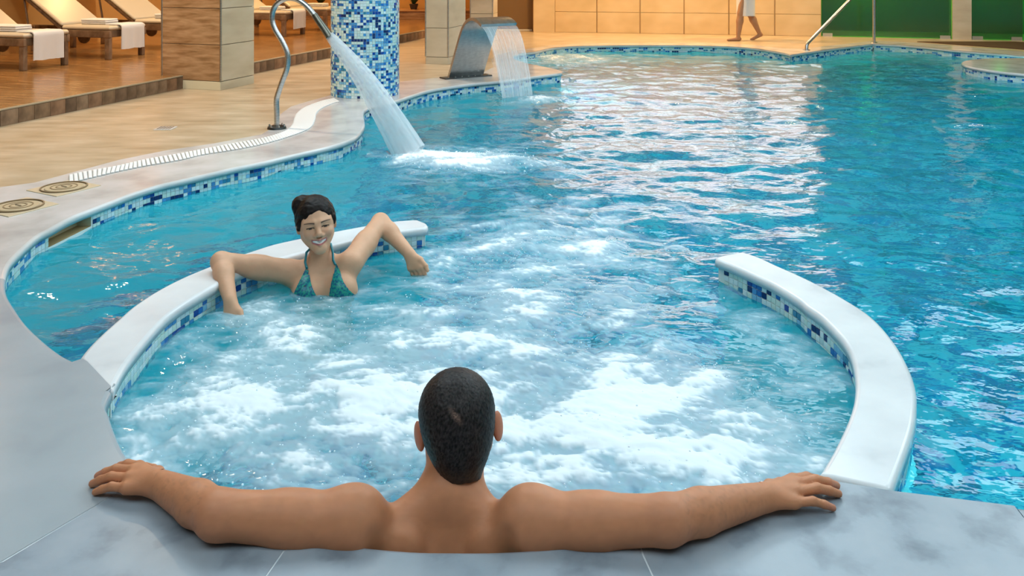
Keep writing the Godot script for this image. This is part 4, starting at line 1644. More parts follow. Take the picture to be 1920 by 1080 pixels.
	while spots.size() < 2600:
		var px := r.randf_range(-1.1, 1.0)
		var pd := r.randf_range(1.7, 4.0)
		if spots.size() > 2400:
			px = r.randf_range(-0.85, 0.15)
			pd = r.randf_range(5.1, 5.75)
		if foam_at(px, pd) + 0.25 * ring_share(px, pd) < r.randf_range(0.2, 0.9):
			continue
		if spots.size() <= 2400 and Vector2(px + 0.06, pd - 2.71).length() > 0.98 and pd < 3.3:
			continue
		spots.append(Vector2(px, pd))
	var mm := MultiMesh.new()
	mm.transform_format = MultiMesh.TRANSFORM_3D
	var sp := SphereMesh.new()
	sp.radius = 1.0
	sp.height = 2.0
	sp.radial_segments = 8
	sp.rings = 4
	mm.mesh = sp
	mm.instance_count = spots.size()
	for k in spots.size():
		var q: Vector2 = spots[k]
		var i := xs.bsearch(q.x) - 1
		var j := ds.bsearch(q.y) - 1
		var y := b.v[j * w + i].y
		var s := r.randf_range(0.0012, 0.0032) * (1.0 if k < 2400 else 1.6)
		mm.set_instance_transform(k, Transform3D(Basis.from_scale(Vector3(s, s, s)), Vector3(q.x, y + s * r.randf_range(0.0, 1.2), -q.y)))
	var mi := MultiMeshInstance3D.new()
	mi.name = "water_bubbles"
	mi.multimesh = mm
	var bm := StandardMaterial3D.new()
	bm.albedo_color = Color(0.93, 0.97, 1.0)
	bm.roughness = 0.35
	mi.material_override = bm
	add_child(mi)
	meta(mi, "tiny bubbles and drops scattered over the bubbling water", "bubbles", "", "stuff")

# ---------------------------------------------------------------- people
class Prim:
	var kind := 0  # 0 tapered capsule, 1 ellipsoid
	var a: Vector3
	var b: Vector3
	var ra := 0.0
	var rb := 0.0
	var k := 0.02
	var cut := false
	var inv := Basis()
	func dist(p: Vector3) -> float:
		if kind == 0:
			var ab := b - a
			var l := ab.length_squared()
			var t := clampf((p - a).dot(ab) / l, 0.0, 1.0) if l > 1e-12 else 0.0
			return (p - a - ab * t).length() - lerpf(ra, rb, t)
		var q := inv * (p - a)
		var k0 := (q / b).length()
		var k1 := (q / (b * b)).length()
		if k1 < 1e-5:
			return -minf(b.x, minf(b.y, b.z))
		return k0 * (k0 - 1.0) / k1

func cap(a: Vector3, b: Vector3, ra: float, rb: float, k := 0.02, cut := false) -> Prim:
	var p := Prim.new()
	p.a = a; p.b = b; p.ra = ra; p.rb = rb; p.k = k; p.cut = cut
	return p

func ell(c: Vector3, r: Vector3, basis := Basis(), k := 0.02, cut := false) -> Prim:
	var p := Prim.new()
	p.kind = 1
	p.a = c; p.b = r; p.k = k; p.cut = cut
	p.inv = basis.inverse()
	return p

func field(list: Array, p: Vector3) -> float:
	var d := 1.0
	for q: Prim in list:
		var e := q.dist(p)
		if q.cut:
			e = -e
			var h := maxf(q.k - absf(d - e), 0.0) / q.k
			d = maxf(d, e) + h * h * q.k * 0.25
		else:
			var h := maxf(q.k - absf(d - e), 0.0) / q.k
			d = minf(d, e) - h * h * q.k * 0.25
	return d

func sculpt(b: MB, list: Array, cell: float, lo: Vector3, hi: Vector3, paint: Callable, iso := 0.0, keep = null, rough: FastNoiseLite = null, rough_by := 0.0) -> void:
	# surface nets over the blocks that the surface crosses
	var n := 6
	var size := cell * n
	var half := size * 0.8660254
	var nx := int(ceil((hi.x - lo.x) / size))
	var ny := int(ceil((hi.y - lo.y) / size))
	var nz := int(ceil((hi.z - lo.z) / size))
	var verts := {}
	var edges := []
	var m := n + 1
	var val := PackedFloat32Array()
	val.resize(m * m * m)
	for bx in nx:
		for by in ny:
			for bz in nz:
				var o := lo + Vector3(bx, by, bz) * size
				var c := o + Vector3.ONE * size * 0.5
				var near := []
				var any := false
				for q: Prim in list:
					var e := q.dist(c)
					if e < half * (2.2 if q.kind == 0 else 4.0) + q.k + absf(iso):
						near.append(q)
						if not q.cut:
							any = true
				if not any or absf(field(near, c) - iso) > half * 2.4:
					continue
				var i := 0
				for x in m:
					for y in m:
						for z in m:
							var p := o + Vector3(x, y, z) * cell
							var f := field(near, p) - iso
							if rough != null:
								f -= rough_by * rough.get_noise_3dv(p)
							val[i] = f
							i += 1
				for x in n:
					for y in n:
						for z in n:
							var i0 := (x * m + y) * m + z
							var s0 := val[i0] < 0.0
							var p0 := o + Vector3(x, y, z) * cell
							# crossings on the twelve edges
							var sum := Vector3.ZERO
							var cnt := 0
							for ax in 3:
								var st: int = [m * m, m, 1][ax]
								var s1: int = [m, m * m, m * m][ax]
								var s2: int = [1, 1, m][ax]
								var d1: Vector3 = [Vector3.UP, Vector3.RIGHT, Vector3.RIGHT][ax]
								var d2: Vector3 = [Vector3.BACK, Vector3.BACK, Vector3.UP][ax]
								var da: Vector3 = [Vector3.RIGHT, Vector3.UP, Vector3.BACK][ax]
								for e in 4:
									var base := i0 + (s1 if e & 1 else 0) + (s2 if e & 2 else 0)
									var va := val[base]
									var vb := val[base + st]
									if (va < 0.0) != (vb < 0.0):
										sum += (d1 if e & 1 else Vector3.ZERO) + (d2 if e & 2 else Vector3.ZERO) + da * (va / (va - vb))
										cnt += 1
							if cnt == 0:
								continue
							var p := p0 + sum / cnt * cell
							if keep != null and not keep.call(p):
								continue
							var g := Vector3i(bx * n + x, by * n + y, bz * n + z)
							b.tint = paint.call(p)
							verts[g] = b.add(p)
							if s0 != (val[i0 + m * m] < 0.0):
								edges.append([g, 0, s0])
							if s0 != (val[i0 + m] < 0.0):
								edges.append([g, 1, s0])
							if s0 != (val[i0 + 1] < 0.0):
								edges.append([g, 2, s0])
	for e in edges:
		var g: Vector3i = e[0]
		var u_: Vector3i = [Vector3i(0, 1, 0), Vector3i(0, 0, 1), Vector3i(1, 0, 0)][e[1]]
		var v_: Vector3i = [Vector3i(0, 0, 1), Vector3i(1, 0, 0), Vector3i(0, 1, 0)][e[1]]
		var i1: int = verts.get(g - u_ - v_, -1)
		var i2: int = verts.get(g - v_, -1)
		var i3: int = verts[g]
		var i4: int = verts.get(g - u_, -1)
		if i1 < 0 or i2 < 0 or i4 < 0:
			continue
		if e[2]:
			b.tri(i1, i2, i3); b.tri(i1, i3, i4)
		else:
			b.tri(i1, i3, i2); b.tri(i1, i4, i3)

func soft(d: float) -> float:
	return 1.0 - smoothstep(-0.0014, 0.0014, d)

func bounds(list: Array, margin := 0.02) -> AABB:
	var r := AABB(list[0].a, Vector3.ZERO)
	for q: Prim in list:
		if q.cut:
			continue
		if q.kind == 0:
			r = r.merge(AABB(q.a - Vector3.ONE * q.ra, Vector3.ONE * q.ra * 2.0)).merge(AABB(q.b - Vector3.ONE * q.rb, Vector3.ONE * q.rb * 2.0))
		else:
			var m := maxf(q.b.x, maxf(q.b.y, q.b.z))
			r = r.merge(AABB(q.a - Vector3.ONE * m, Vector3.ONE * m * 2.0))
	return r.grow(margin)

func head_prims(t: Transform3D, smile: float, k := 1.0, ears := 1.0) -> Array:
	# t takes head-local metres (x to the side, y up, z forward) to the world; heights are a little squat
	var e := t.basis.orthonormalized()
	var l := []
	var W := func(x: float, y: float, z: float) -> Vector3: return t * (Vector3(x, y * 0.93, z) * k)
	l.append(ell(W.call(0, 0.036, -0.012), Vector3(0.075, 0.082, 0.094) * k, e, 0.02))
	l.append(ell(W.call(0, -0.026, 0.028), Vector3(0.0595, 0.071, 0.06) * k, e, 0.04))
	l.append(cap(W.call(0.047, -0.046, 0.005), W.call(0.010, -0.097, 0.064), 0.018 * k, 0.014 * k, 0.024))
	l.append(cap(W.call(-0.047, -0.046, 0.005), W.call(-0.010, -0.097, 0.064), 0.018 * k, 0.014 * k, 0.024))
	l.append(ell(W.call(0, -0.097, 0.073), Vector3(0.019, 0.016, 0.014) * k, e, 0.02))
	for s in [-1.0, 1.0]:
		l.append(ell(W.call(0.037 * s, -0.028 + 0.004 * smile, 0.066), Vector3(0.022, 0.02, 0.019 + 0.004 * smile) * k, e, 0.016))
		l.append(ell(W.call((0.074 + 0.009 * ears) * s, -0.008, -0.012), Vector3(0.009, 0.031, 0.019) * k * (0.7 + 0.3 * ears), e * Basis(Vector3.UP, 0.45 * s), 0.008))
		l.append(cap(W.call(0.014 * s, 0.022, 0.086), W.call(0.045 * s, 0.02, 0.066), 0.01 * k, 0.01 * k, 0.016))
		l.append(ell(W.call(0.013 * s, -0.034, 0.094), Vector3(0.009, 0.007, 0.009) * k, e, 0.008))
		l.append(ell(W.call(0.031 * s, 0.004, 0.098), Vector3(0.017, 0.010, 0.016) * k, e, 0.012, true))
		l.append(ell(W.call(0.031 * s, 0.002, 0.075), Vector3(0.014, 0.010, 0.011) * k, e, 0.004))
	l.append(cap(W.call(0, 0.012, 0.086), W.call(0, -0.025, 0.109), 0.008 * k, 0.0115 * k, 0.012))
	# lips in front of the teeth
	for s in [-1.0, 1.0]:
		l.append(cap(W.call(0, -0.053, 0.094), W.call(0.027 * s, -0.05 + 0.004 * smile, 0.078), 0.0045 * k, 0.003 * k, 0.006))
		l.append(cap(W.call(0, -0.076, 0.09), W.call(0.025 * s, -0.058 + 0.006 * smile, 0.079), 0.005 * k, 0.003 * k, 0.006))
	return l

func hand_prims(wrist: Vector3, knuckles: Array, tips: Array, thumb: Array, r: float) -> Array:
	# knuckles and tips: index to little finger; every finger bends once above the straight line
	var l := []
	for i in 4:
		var kn: Vector3 = knuckles[i]
		var tp: Vector3 = tips[i]
		var fr: float = r * [1.0, 1.0, 0.95, 0.82][i]
		l.append(cap(wrist.lerp(kn, 0.15), kn, r * 1.75, r * 1.25, 0.012))
		var mid := kn.lerp(tp, 0.48) + Vector3.UP * kn.distance_to(tp) * 0.09
		var mid2 := kn.lerp(tp, 0.78) + Vector3.UP * kn.distance_to(tp) * 0.05
		l.append(cap(kn, mid, fr * 1.05, fr, 0.004))
		l.append(cap(mid, mid2, fr, fr * 0.9, 0.004))
		l.append(cap(mid2, tp, fr * 0.9, fr * 0.78, 0.004))
	l.append(cap(wrist.lerp(thumb[0], 0.3), thumb[0], r * 1.5, r * 1.3, 0.012))
	l.append(cap(thumb[0], thumb[1], r * 1.2, r, 0.006))
	l.append(cap(thumb[1], thumb[2], r, r * 0.8, 0.004))
	return l

func build_people() -> void:
	build_man()
	build_woman()
	build_walker()

var speck := FastNoiseLite.new()
var streak := FastNoiseLite.new()

func build_man() -> void:
	speck.seed = 17; speck.frequency = 30.0; speck.fractal_octaves = 3
	streak.seed = 18; streak.frequency = 150.0
	var base := P(-0.127, 0.0, 1.80)
	var head_t := Transform3D(Basis(), P(-0.113, 0.146, 1.865))
	var fw := Vector3(-0.06, -0.10, -1.0).normalized()
	var up := Vector3(-0.1, 1.0, -0.1)
	var sx := up.cross(fw).normalized()
	head_t.basis = Basis(sx, fw.cross(sx).normalized(), fw)
	var hp := head_prims(head_t, 0.2, 0.99)
	var body := []
	var shL := P(-0.312, 0.012, 1.748)
	var shR := P(0.036, 0.012, 1.748)
	body.append(cap(P(-0.118, 0.09, 1.862), P(-0.128, -0.03, 1.815), 0.056, 0.066, 0.03))
	body.append(cap(P(-0.245, -0.13, 1.82), P(-0.015, -0.13, 1.82), 0.108, 0.108, 0.05))
	body.append(cap(P(-0.205, -0.33, 1.83), P(-0.055, -0.33, 1.83), 0.115, 0.115, 0.05))
	body.append(cap(P(-0.20, -0.45, 1.85), P(-0.06, -0.45, 1.85), 0.12, 0.12, 0.05))
	# trapezius and shoulder blades
	body.append(cap(P(-0.145, 0.035, 1.81), P(-0.26, -0.022, 1.765), 0.04, 0.036, 0.04))
	body.append(cap(P(-0.11, 0.035, 1.81), P(-0.012, -0.022, 1.765), 0.04, 0.036, 0.04))
	body.append(ell(P(-0.225, -0.05, 1.735), Vector3(0.045, 0.06, 0.022), Basis(Vector3.BACK, -0.4), 0.03))
	body.append(ell(P(-0.035, -0.05, 1.735), Vector3(0.045, 0.06, 0.022), Basis(Vector3.BACK, 0.4), 0.03))
	# arms stretched along the rim
	var elL := P(-0.571, 0.047, 1.722)
	var elR := P(0.298, 0.047, 1.706)
	var wrL := P(-0.735, 0.032, 1.846)
	var wrR := P(0.508, 0.032, 1.800)
	for q in [[shL, elL, wrL], [shR, elR, wrR]]:
		var sh: Vector3 = q[0]
		var el: Vector3 = q[1]
		var wr: Vector3 = q[2]
		body.append(ell(sh + Vector3(0, 0.008, 0), Vector3(0.068, 0.064, 0.06), Basis(), 0.03))
		body.append(cap(sh, sh.lerp(el, 0.5), 0.053, 0.05, 0.03))
		body.append(cap(sh.lerp(el, 0.4), el, 0.05, 0.043, 0.02))
		body.append(ell(el + Vector3(0, 0.0, 0.004), Vector3(0.04, 0.04, 0.04), Basis(), 0.02))
		body.append(cap(el, el.lerp(wr, 0.35), 0.042, 0.042, 0.01))
		body.append(cap(el.lerp(wr, 0.35), wr, 0.042, 0.028, 0.01))
	body.append(cap(P(-0.128, -0.02, 1.703), P(-0.128, -0.3, 1.70), 0.013, 0.015, 0.035, true))
	body.append(cap(P(-0.252, 0.012, 1.69), P(-0.262, -0.06, 1.69), 0.012, 0.008, 0.03, true))
	body.append(cap(P(-0.018, 0.012, 1.69), P(-0.008, -0.06, 1.69), 0.012, 0.008, 0.03, true))
	var left_hand := hand_prims(wrL,
		[P(-0.806, 0.03, 1.914), P(-0.810, 0.034, 1.892), P(-0.808, 0.033, 1.866), P(-0.802, 0.027, 1.842)],
		[P(-0.872, 0.008, 1.945), P(-0.897, 0.008, 1.918), P(-0.896, 0.008, 1.890), P(-0.876, 0.008, 1.860)],
		[P(-0.762, 0.022, 1.905), P(-0.785, 0.012, 1.935), P(-0.81, 0.008, 1.955)], 0.0106)
	var right_hand := hand_prims(wrR,
		[P(0.592, 0.03, 1.866), P(0.594, 0.034, 1.844), P(0.586, 0.033, 1.818), P(0.572, 0.027, 1.793)],
		[P(0.664, 0.008, 1.896), P(0.690, 0.008, 1.883), P(0.684, 0.008, 1.854), P(0.655, 0.008, 1.806)],
		[P(0.54, 0.022, 1.856), P(0.57, 0.012, 1.885), P(0.6, 0.008, 1.905)], 0.0106)
	var head_inv := head_t.affine_inverse()
	var skin := Color(0.60, 0.245, 0.12)
	var paint := func(p: Vector3) -> Color:
		var c := skin * (1.0 + 0.10 * speck.get_noise_3dv(p))
		if p.y > 0.088 and p.x > -0.23 and p.x < 0.0 and absf((head_inv * p).x) > 0.074:
			c = c.lerp(Color(0.62, 0.21, 0.13), 0.6)
		var dl := minf(p.distance_to(elL), p.distance_to(elR))
		if dl < 0.06:
			c = c.lerp(Color(0.42, 0.165, 0.11), (1.0 - dl / 0.06) * 0.55)
		# fine dark hair on the forearms
		var arm := 0.0
		if p.x < -0.6 and p.x > -0.74 or p.x > 0.33 and p.x < 0.5:
			arm = 1.0
		if arm > 0.0:
			c = c.lerp(Color(0.14, 0.07, 0.045), 0.22 * smoothstep(0.0, 0.5, streak.get_noise_3d(p.x * 2.0, p.y * 0.45, p.z * 0.45)))
		var tipd := minf(minf(p.distance_to(P(-0.895, 0.01, 1.905)), p.distance_to(P(-0.874, 0.01, 1.93))), minf(p.distance_to(P(0.685, 0.01, 1.87)), p.distance_to(P(0.655, 0.01, 1.806))))
		if tipd < 0.03:
			c = c.lerp(Color(0.58, 0.26, 0.21), 0.5 * (1.0 - tipd / 0.03))
		return c
	var b := MB.new()
	var all := body + hp
	var cutL := func(p: Vector3) -> bool: return p.x > -0.742 and p.x < 0.515 and not (p.y > 0.1 and p.x > -0.25 and p.x < 0.02 or p.y > 0.06 and p.x > -0.21 and p.x < -0.045)
	var bb := bounds(body)
	sculpt(b, all, 0.007, bb.position, bb.end, paint, 0.0, cutL)
	var headbox := bounds(hp)
	sculpt(b, all, 0.0032, headbox.position - Vector3(0.02, 0.06, 0.02), headbox.end, paint, 0.0, func(p: Vector3) -> bool: return p.y > 0.093 and p.x > -0.255 and p.x < 0.025 or p.y > 0.053 and p.x > -0.217 and p.x < -0.038)
	var lb := bounds(left_hand)
	sculpt(b, body + left_hand, 0.003, lb.position, lb.end, paint, 0.0, func(p: Vector3) -> bool: return p.x < -0.734)
	var rb := bounds(right_hand)
	sculpt(b, body + right_hand, 0.003, rb.position, rb.end, paint, 0.0, func(p: Vector3) -> bool: return p.x > 0.507)
	b.shift(base)
	var t := thing("person", "man seen from behind, short dark hair, bare shoulders, arms stretched along the rim", "person", base)
	part(t, "body", b.mesh(true), mats["skin"])
	# short hair cap
	var inv := head_t.affine_inverse()
	var e := head_t.basis
	var hair := [ell(head_t * Vector3(0, 0.036, -0.016), Vector3(0.080, 0.081, 0.096), e, 0.02), ell(head_t * Vector3(0, -0.015, -0.035), Vector3(0.066, 0.072, 0.064), e, 0.03)]
	hair.append(cap(head_t * Vector3(0, -0.02, -0.05), head_t * Vector3(0, -0.075, -0.045), 0.05, 0.04, 0.02))
	hair.append(ell(head_t * Vector3(0, -0.06, 0.085), Vector3(0.11, 0.115, 0.085), e, 0.01, true))
	hair.append(ell(head_t * Vector3(0.09, -0.045, -0.0), Vector3(0.03, 0.05, 0.03), e, 0.01, true))
	hair.append(ell(head_t * Vector3(-0.09, -0.045, -0.0), Vector3(0.03, 0.05, 0.03), e, 0.01, true))
	hair.append(ell(head_t * Vector3(0, -0.168, -0.08), Vector3(0.09, 0.085, 0.09), e, 0.01, true))
	var hn := FastNoiseLite.new()
	hn.seed = 5; hn.frequency = 210.0; hn.fractal_octaves = 2
	var hb := MB.new()
	var hx := bounds(hair)
	sculpt(hb, hair, 0.0028, hx.position, hx.end, func(p: Vector3) -> Color:
		var q := inv * p
		var c := Color(0.026, 0.021, 0.02) * (1.0 + 1.6 * hn.get_noise_3d(q.x * 1.4, q.y * 0.5, q.z * 0.7))
		# short stubble towards the nape
		if q.y < -0.045:
			c = c.lerp(Color(0.10, 0.06, 0.04), clampf((-0.045 - q.y) / 0.02, 0.0, 1.0) * (0.5 + 0.5 * hn.get_noise_3dv(q * 2.0)))
		# scalp showing in the whorl
		var whorl := Vector2(q.x * 0.8 - (q.y - 0.06) * 0.7, (q.x * 0.7 + (q.y - 0.06) * 0.8))
		var s := absf(whorl.x + 0.004 * hn.get_noise_1d(whorl.y * 3.0)) * 1.0
		if q.z < -0.02 and q.y > 0.0 and s < 0.008 and absf(whorl.y) < 0.024:
			c = c.lerp(Color(0.33, 0.2, 0.15), (1.0 - s / 0.008) * (1.0 - absf(whorl.y) / 0.024) * (0.6 + 0.8 * hn.get_noise_3dv(q * 1.5)))
		return c, 0.0, null, hn, 0.0016)
	hb.shift(base)
	part(t, "hair", hb.mesh(true), mats["hair"], "short dark hair with a thin whorl")

func build_woman() -> void:
	var base := P(-0.70, 0.0, 3.30)
	var fw := Vector3(0.29, 0.12, 0.94).normalized()
	var up := Vector3(-0.15, 1.0, -0.12)
	var sx := up.cross(fw).normalized()
	var head_t := Transform3D(Basis(sx, fw.cross(sx).normalized(), fw), P(-0.724, 0.152, 3.275))
	var k := 0.87
	var hp := head_prims(head_t, 1.0, k, 0.2)
	var shR := P(-0.838, -0.032, 3.30)
	var shL := P(-0.602, -0.004, 3.315)
	var elR := P(-1.056, 0.036, 3.21)
	var wrR := P(-0.972, -0.045, 3.055)
	var elL := P(-0.535, 0.066, 3.60)
	var wrL := P(-0.405, -0.02, 3.475)
	var body := []
	body.append(cap(P(-0.726, 0.08, 3.33), P(-0.715, -0.04, 3.335), 0.038, 0.042, 0.012))
	body.append(cap(shR.lerp(shL, 0.12) + Vector3(0, -0.012, -0.015), shR.lerp(shL, 0.88) + Vector3(0, -0.015, -0.015), 0.04, 0.04, 0.04))
	body.append(ell(P(-0.705, -0.15, 3.32), Vector3(0.125, 0.15, 0.088), Basis(), 0.05))
	body.append(cap(P(-0.70, -0.3, 3.30), P(-0.69, -0.45, 3.25), 0.095, 0.11, 0.05))
	body.append(ell(P(-0.752, -0.098, 3.252), Vector3(0.056, 0.058, 0.055), Basis(), 0.04))
	body.append(ell(P(-0.624, -0.085, 3.258), Vector3(0.056, 0.058, 0.055), Basis(), 0.04))
	# collar bones, arms
	body.append(cap(P(-0.725, -0.028, 3.285), shR + Vector3(0.02, 0.008, 0.015), 0.012, 0.014, 0.02))
	body.append(cap(P(-0.70, -0.024, 3.285), shL + Vector3(-0.02, 0.008, 0.015), 0.012, 0.014, 0.02))
	for q in [[shR, elR, wrR], [shL, elL, wrL]]:
		var sh: Vector3 = q[0]
		var el: Vector3 = q[1]
		var wr: Vector3 = q[2]
		body.append(cap(sh, sh.lerp(el, 0.5), 0.045, 0.041, 0.03))
		body.append(cap(sh.lerp(el, 0.4), el, 0.041, 0.034, 0.02))
		body.append(cap(el, el.lerp(wr, 0.35), 0.034, 0.034, 0.015))
		body.append(cap(el.lerp(wr, 0.3), wr, 0.034, 0.023, 0.015))
	var rd := (wrR - elR).normalized()
	var ld := (wrL - elL).normalized()
	var rs := Vector3(0.85, 0, 0.3).normalized()
	var ls := Vector3(0.8, 0.25, 0.3).normalized()
	var hands := []
	for q in [[wrR, rd * 0.75 + Vector3(0, -0.6, 0.1), rs], [wrL, ld * 0.8 + Vector3(0.05, -0.5, 0.1), ls]]:
		var wr: Vector3 = q[0]
		var dr: Vector3 = q[1].normalized()
		var sd: Vector3 = q[2]
		var kn := []
		var tp := []
		for i in 4:
			var o: Vector3 = sd * (0.027 - 0.018 * i)
			kn.append(wr + dr * (0.07 - 0.003 * absf(i - 1.0)) + o)
			tp.append(wr + dr * (0.115 - 0.006 * absf(i - 1.0)) + o * 0.9 + Vector3(0, -0.025, -0.02))
		hands.append_array(hand_prims(wr, kn, tp, [wr + dr * 0.035 + sd * 0.035, wr + dr * 0.065 + sd * 0.045, wr + dr * 0.085 + sd * 0.042], 0.0085))
	var inv := head_t.affine_inverse()
	var skin := Color(0.70, 0.385, 0.235)
	var paint := func(p: Vector3) -> Color:
		var c := skin * (1.0 + 0.06 * speck.get_noise_3dv(p))
		var q := inv * p / k
		q.y /= 0.93
		if q.z > 0.03 and absf(q.x) < 0.075 and q.y > -0.12 and q.y < 0.09:
			var ax := absf(q.x)
			# cheeks
			var ch := Vector2(ax - 0.04, q.y + 0.03).length()
			if ch < 0.026:
				c = c.lerp(Color(0.72, 0.32, 0.22), 0.4 * (1.0 - ch / 0.026))
			# mouth: open smile with teeth between the lips
			if ax < 0.036 and q.z > 0.06:
				var lift := 9.0 * ax * ax
				var upper := -0.0565 + lift * 0.38
				var lower := -0.0690 + lift * 1.2
				var lips := soft(q.y - (upper + 0.0058)) * soft((lower - 0.0085) - q.y) * soft(ax - 0.032)
				var teeth := soft(q.y - upper) * soft(lower - q.y) * soft(ax - 0.027)
				c = c.lerp(Color(0.55, 0.17, 0.15), lips).lerp(Color(0.80, 0.77, 0.73), teeth)
			# eyes narrowed by the smile
			var ex := ax - 0.031
			var lid := 0.0035 - 9.0 * ex * ex
			var lash := soft(absf(q.y - lid) - 0.0026) * soft(absf(ex) - 0.0165)
			var iris := soft(absf(q.y - lid + 0.0035) - 0.003) * soft(absf(ex) - 0.0065)
			c = c.lerp(Color(0.03, 0.02, 0.018), maxf(lash, iris))
			# brows
			var br := 0.0245 - 5.0 * (ax - 0.038) * (ax - 0.038)
			var brow := soft(absf(q.y - br) - lerpf(0.0036, 0.0016, clampf((ax - 0.012) / 0.043, 0.0, 1.0))) * soft(absf(ax - 0.034) - 0.021)
			c = c.lerp(Color(0.035, 0.022, 0.018), brow * 0.9)
			# nostrils
			if q.z > 0.08:
				c = c.lerp(Color(0.22, 0.09, 0.07), soft(Vector2(ax - 0.009, q.y + 0.0405).length() - 0.003))
		return c
	var b := MB.new()
	var bb := bounds(body)
	var all := hp + body
	sculpt(b, all, 0.006, bb.position, bb.end, paint, 0.0, func(p: Vector3) -> bool: return not (p.y > 0.03 and p.x > -0.80 and p.x < -0.645 and p.z > -3.42))
	var hb := bounds(hp)
	sculpt(b, all, 0.0017, hb.position - Vector3(0.0, 0.03, 0.0), hb.end, paint, 0.0, func(p: Vector3) -> bool: return p.y > 0.024 and p.x > -0.808 and p.x < -0.638 and p.z > -3.42)
	var wb := bounds(hands)
	for q in [wrR, wrL]:
		sculpt(b, body + hands, 0.003, q - Vector3.ONE * 0.13, q + Vector3.ONE * 0.13, paint, 0.0, func(p: Vector3) -> bool: return field(hands, p) < 0.006)
	b.shift(base)
	var t := thing("person", "smiling woman with dark pinned-up hair in a teal bikini, elbows on the wall", "person", base)
	part(t, "body", b.mesh(true), mats["skin"])
	# pinned-up hair with a bun
	var e := head_t.basis
	var hair := [ell(head_t * (Vector3(0, 0.036, -0.016) * k), Vector3(0.083, 0.086, 0.1) * k, e, 0.02)]
	hair.append(ell(head_t * (Vector3(0, 0.0, -0.04) * k), Vector3(0.075, 0.085, 0.07) * k, e, 0.03))
	hair.append(cap(head_t * (Vector3(-0.07, 0.02, 0.028) * k), head_t * (Vector3(-0.074, -0.025, 0.012) * k), 0.012, 0.008, 0.012))
	hair.append(cap(head_t * (Vector3(0.07, 0.02, 0.028) * k), head_t * (Vector3(0.074, -0.015, 0.012) * k), 0.012, 0.006, 0.012))
	hair.append(ell(head_t * (Vector3(0.012, -0.034, 0.108) * k), Vector3(0.066, 0.105, 0.072) * k, e, 0.012, true))
	hair.append(ell(head_t * (Vector3(0.078, -0.045, 0.0) * k), Vector3(0.03, 0.045, 0.035) * k, e, 0.01, true))
	hair.append(ell(head_t * (Vector3(-0.078, -0.05, 0.0) * k), Vector3(0.03, 0.045, 0.035) * k, e, 0.01, true))
	hair.append(ell(head_t * (Vector3(0, -0.13, -0.05) * k), Vector3(0.1, 0.07, 0.09) * k, e, 0.01, true))
	hair.append(ell(head_t * (Vector3(-0.045, 0.085, -0.05) * k), Vector3(0.045, 0.04, 0.045) * k, e, 0.008))
	hair.append(ell(head_t * (Vector3(-0.06, 0.075, -0.04) * k), Vector3(0.03, 0.035, 0.035) * k, e, 0.006))
	hair.append(ell(head_t * (Vector3(-0.02, 0.098, -0.035) * k), Vector3(0.03, 0.022, 0.03) * k, e, 0.006))
	var hn := FastNoiseLite.new()
	hn.seed = 6; hn.frequency = 45.0; hn.fractal_octaves = 3
	var hm := MB.new()
	var hx := bounds(hair)
	sculpt(hm, hair, 0.0028, hx.position, hx.end, func(p: Vector3) -> Color:
		var q := inv * p
		return Color(0.013, 0.009, 0.008) * (1.0 + 0.9 * hn.get_noise_3d(q.x * 0.6, q.y * 2.4, q.z * 0.6)), 0.0, null, hn, 0.0028)
	hm.shift(base)
	part(t, "hair", hm.mesh(true), mats["hair"], "dark hair pinned up in a bun")
	# bikini: cups that follow the body, straps
	var inside := func(p: Vector3, a: Vector2, c2: Vector2, d2: Vector2) -> bool:
		return Geometry2D.point_is_inside_triangle(Vector2(p.x, p.y), a, c2, d2)
	var teal := func(p: Vector3) -> Color:
		var kk := speck.get_noise_3dv(p * 3.0)
		var c := Color(0.0, 0.21, 0.25)
		if kk > 0.12:
			c = Color(0.02, 0.34, 0.24)
		elif kk < -0.15:
			c = Color(0.0, 0.10, 0.2)
		return c
	var bk := MB.new()
	sculpt(bk, body, 0.0022, P(-0.84, -0.15, 3.33), P(-0.53, 0.05, 3.15), teal, 0.004, func(p: Vector3) -> bool:
		if p.z < -3.3:
			return false
		return inside.call(p, Vector2(-0.815, -0.135), Vector2(-0.682, -0.135), Vector2(-0.758, 0.004)) or inside.call(p, Vector2(-0.668, -0.12), Vector2(-0.548, -0.12), Vector2(-0.652, 0.012)))
	bk.shift(base)
	var bm := StandardMaterial3D.new()
	bm.vertex_color_use_as_albedo = true
	bm.roughness = 0.35
	part(t, "bikini_top", bk.mesh(true), bm, "teal patterned bikini top")
	for q in [[P(-0.758, -0.005, 3.265), P(-0.765, 0.012, 3.275), P(-0.766, 0.04, 3.30), P(-0.745, 0.058, 3.345)], [P(-0.652, 0.005, 3.268), P(-0.662, 0.018, 3.278), P(-0.668, 0.04, 3.30), P(-0.685, 0.058, 3.345)]]:
		var st := MB.new()
		var path := PackedVector3Array()
		for point in q:
			path.append(point - base)
		st.tube(path, PackedFloat32Array([0.0045]), 8)
		part(t, "strap", st.mesh(), flat_mat("strap", Color(0.1, 0.5, 0.55), 0.4))

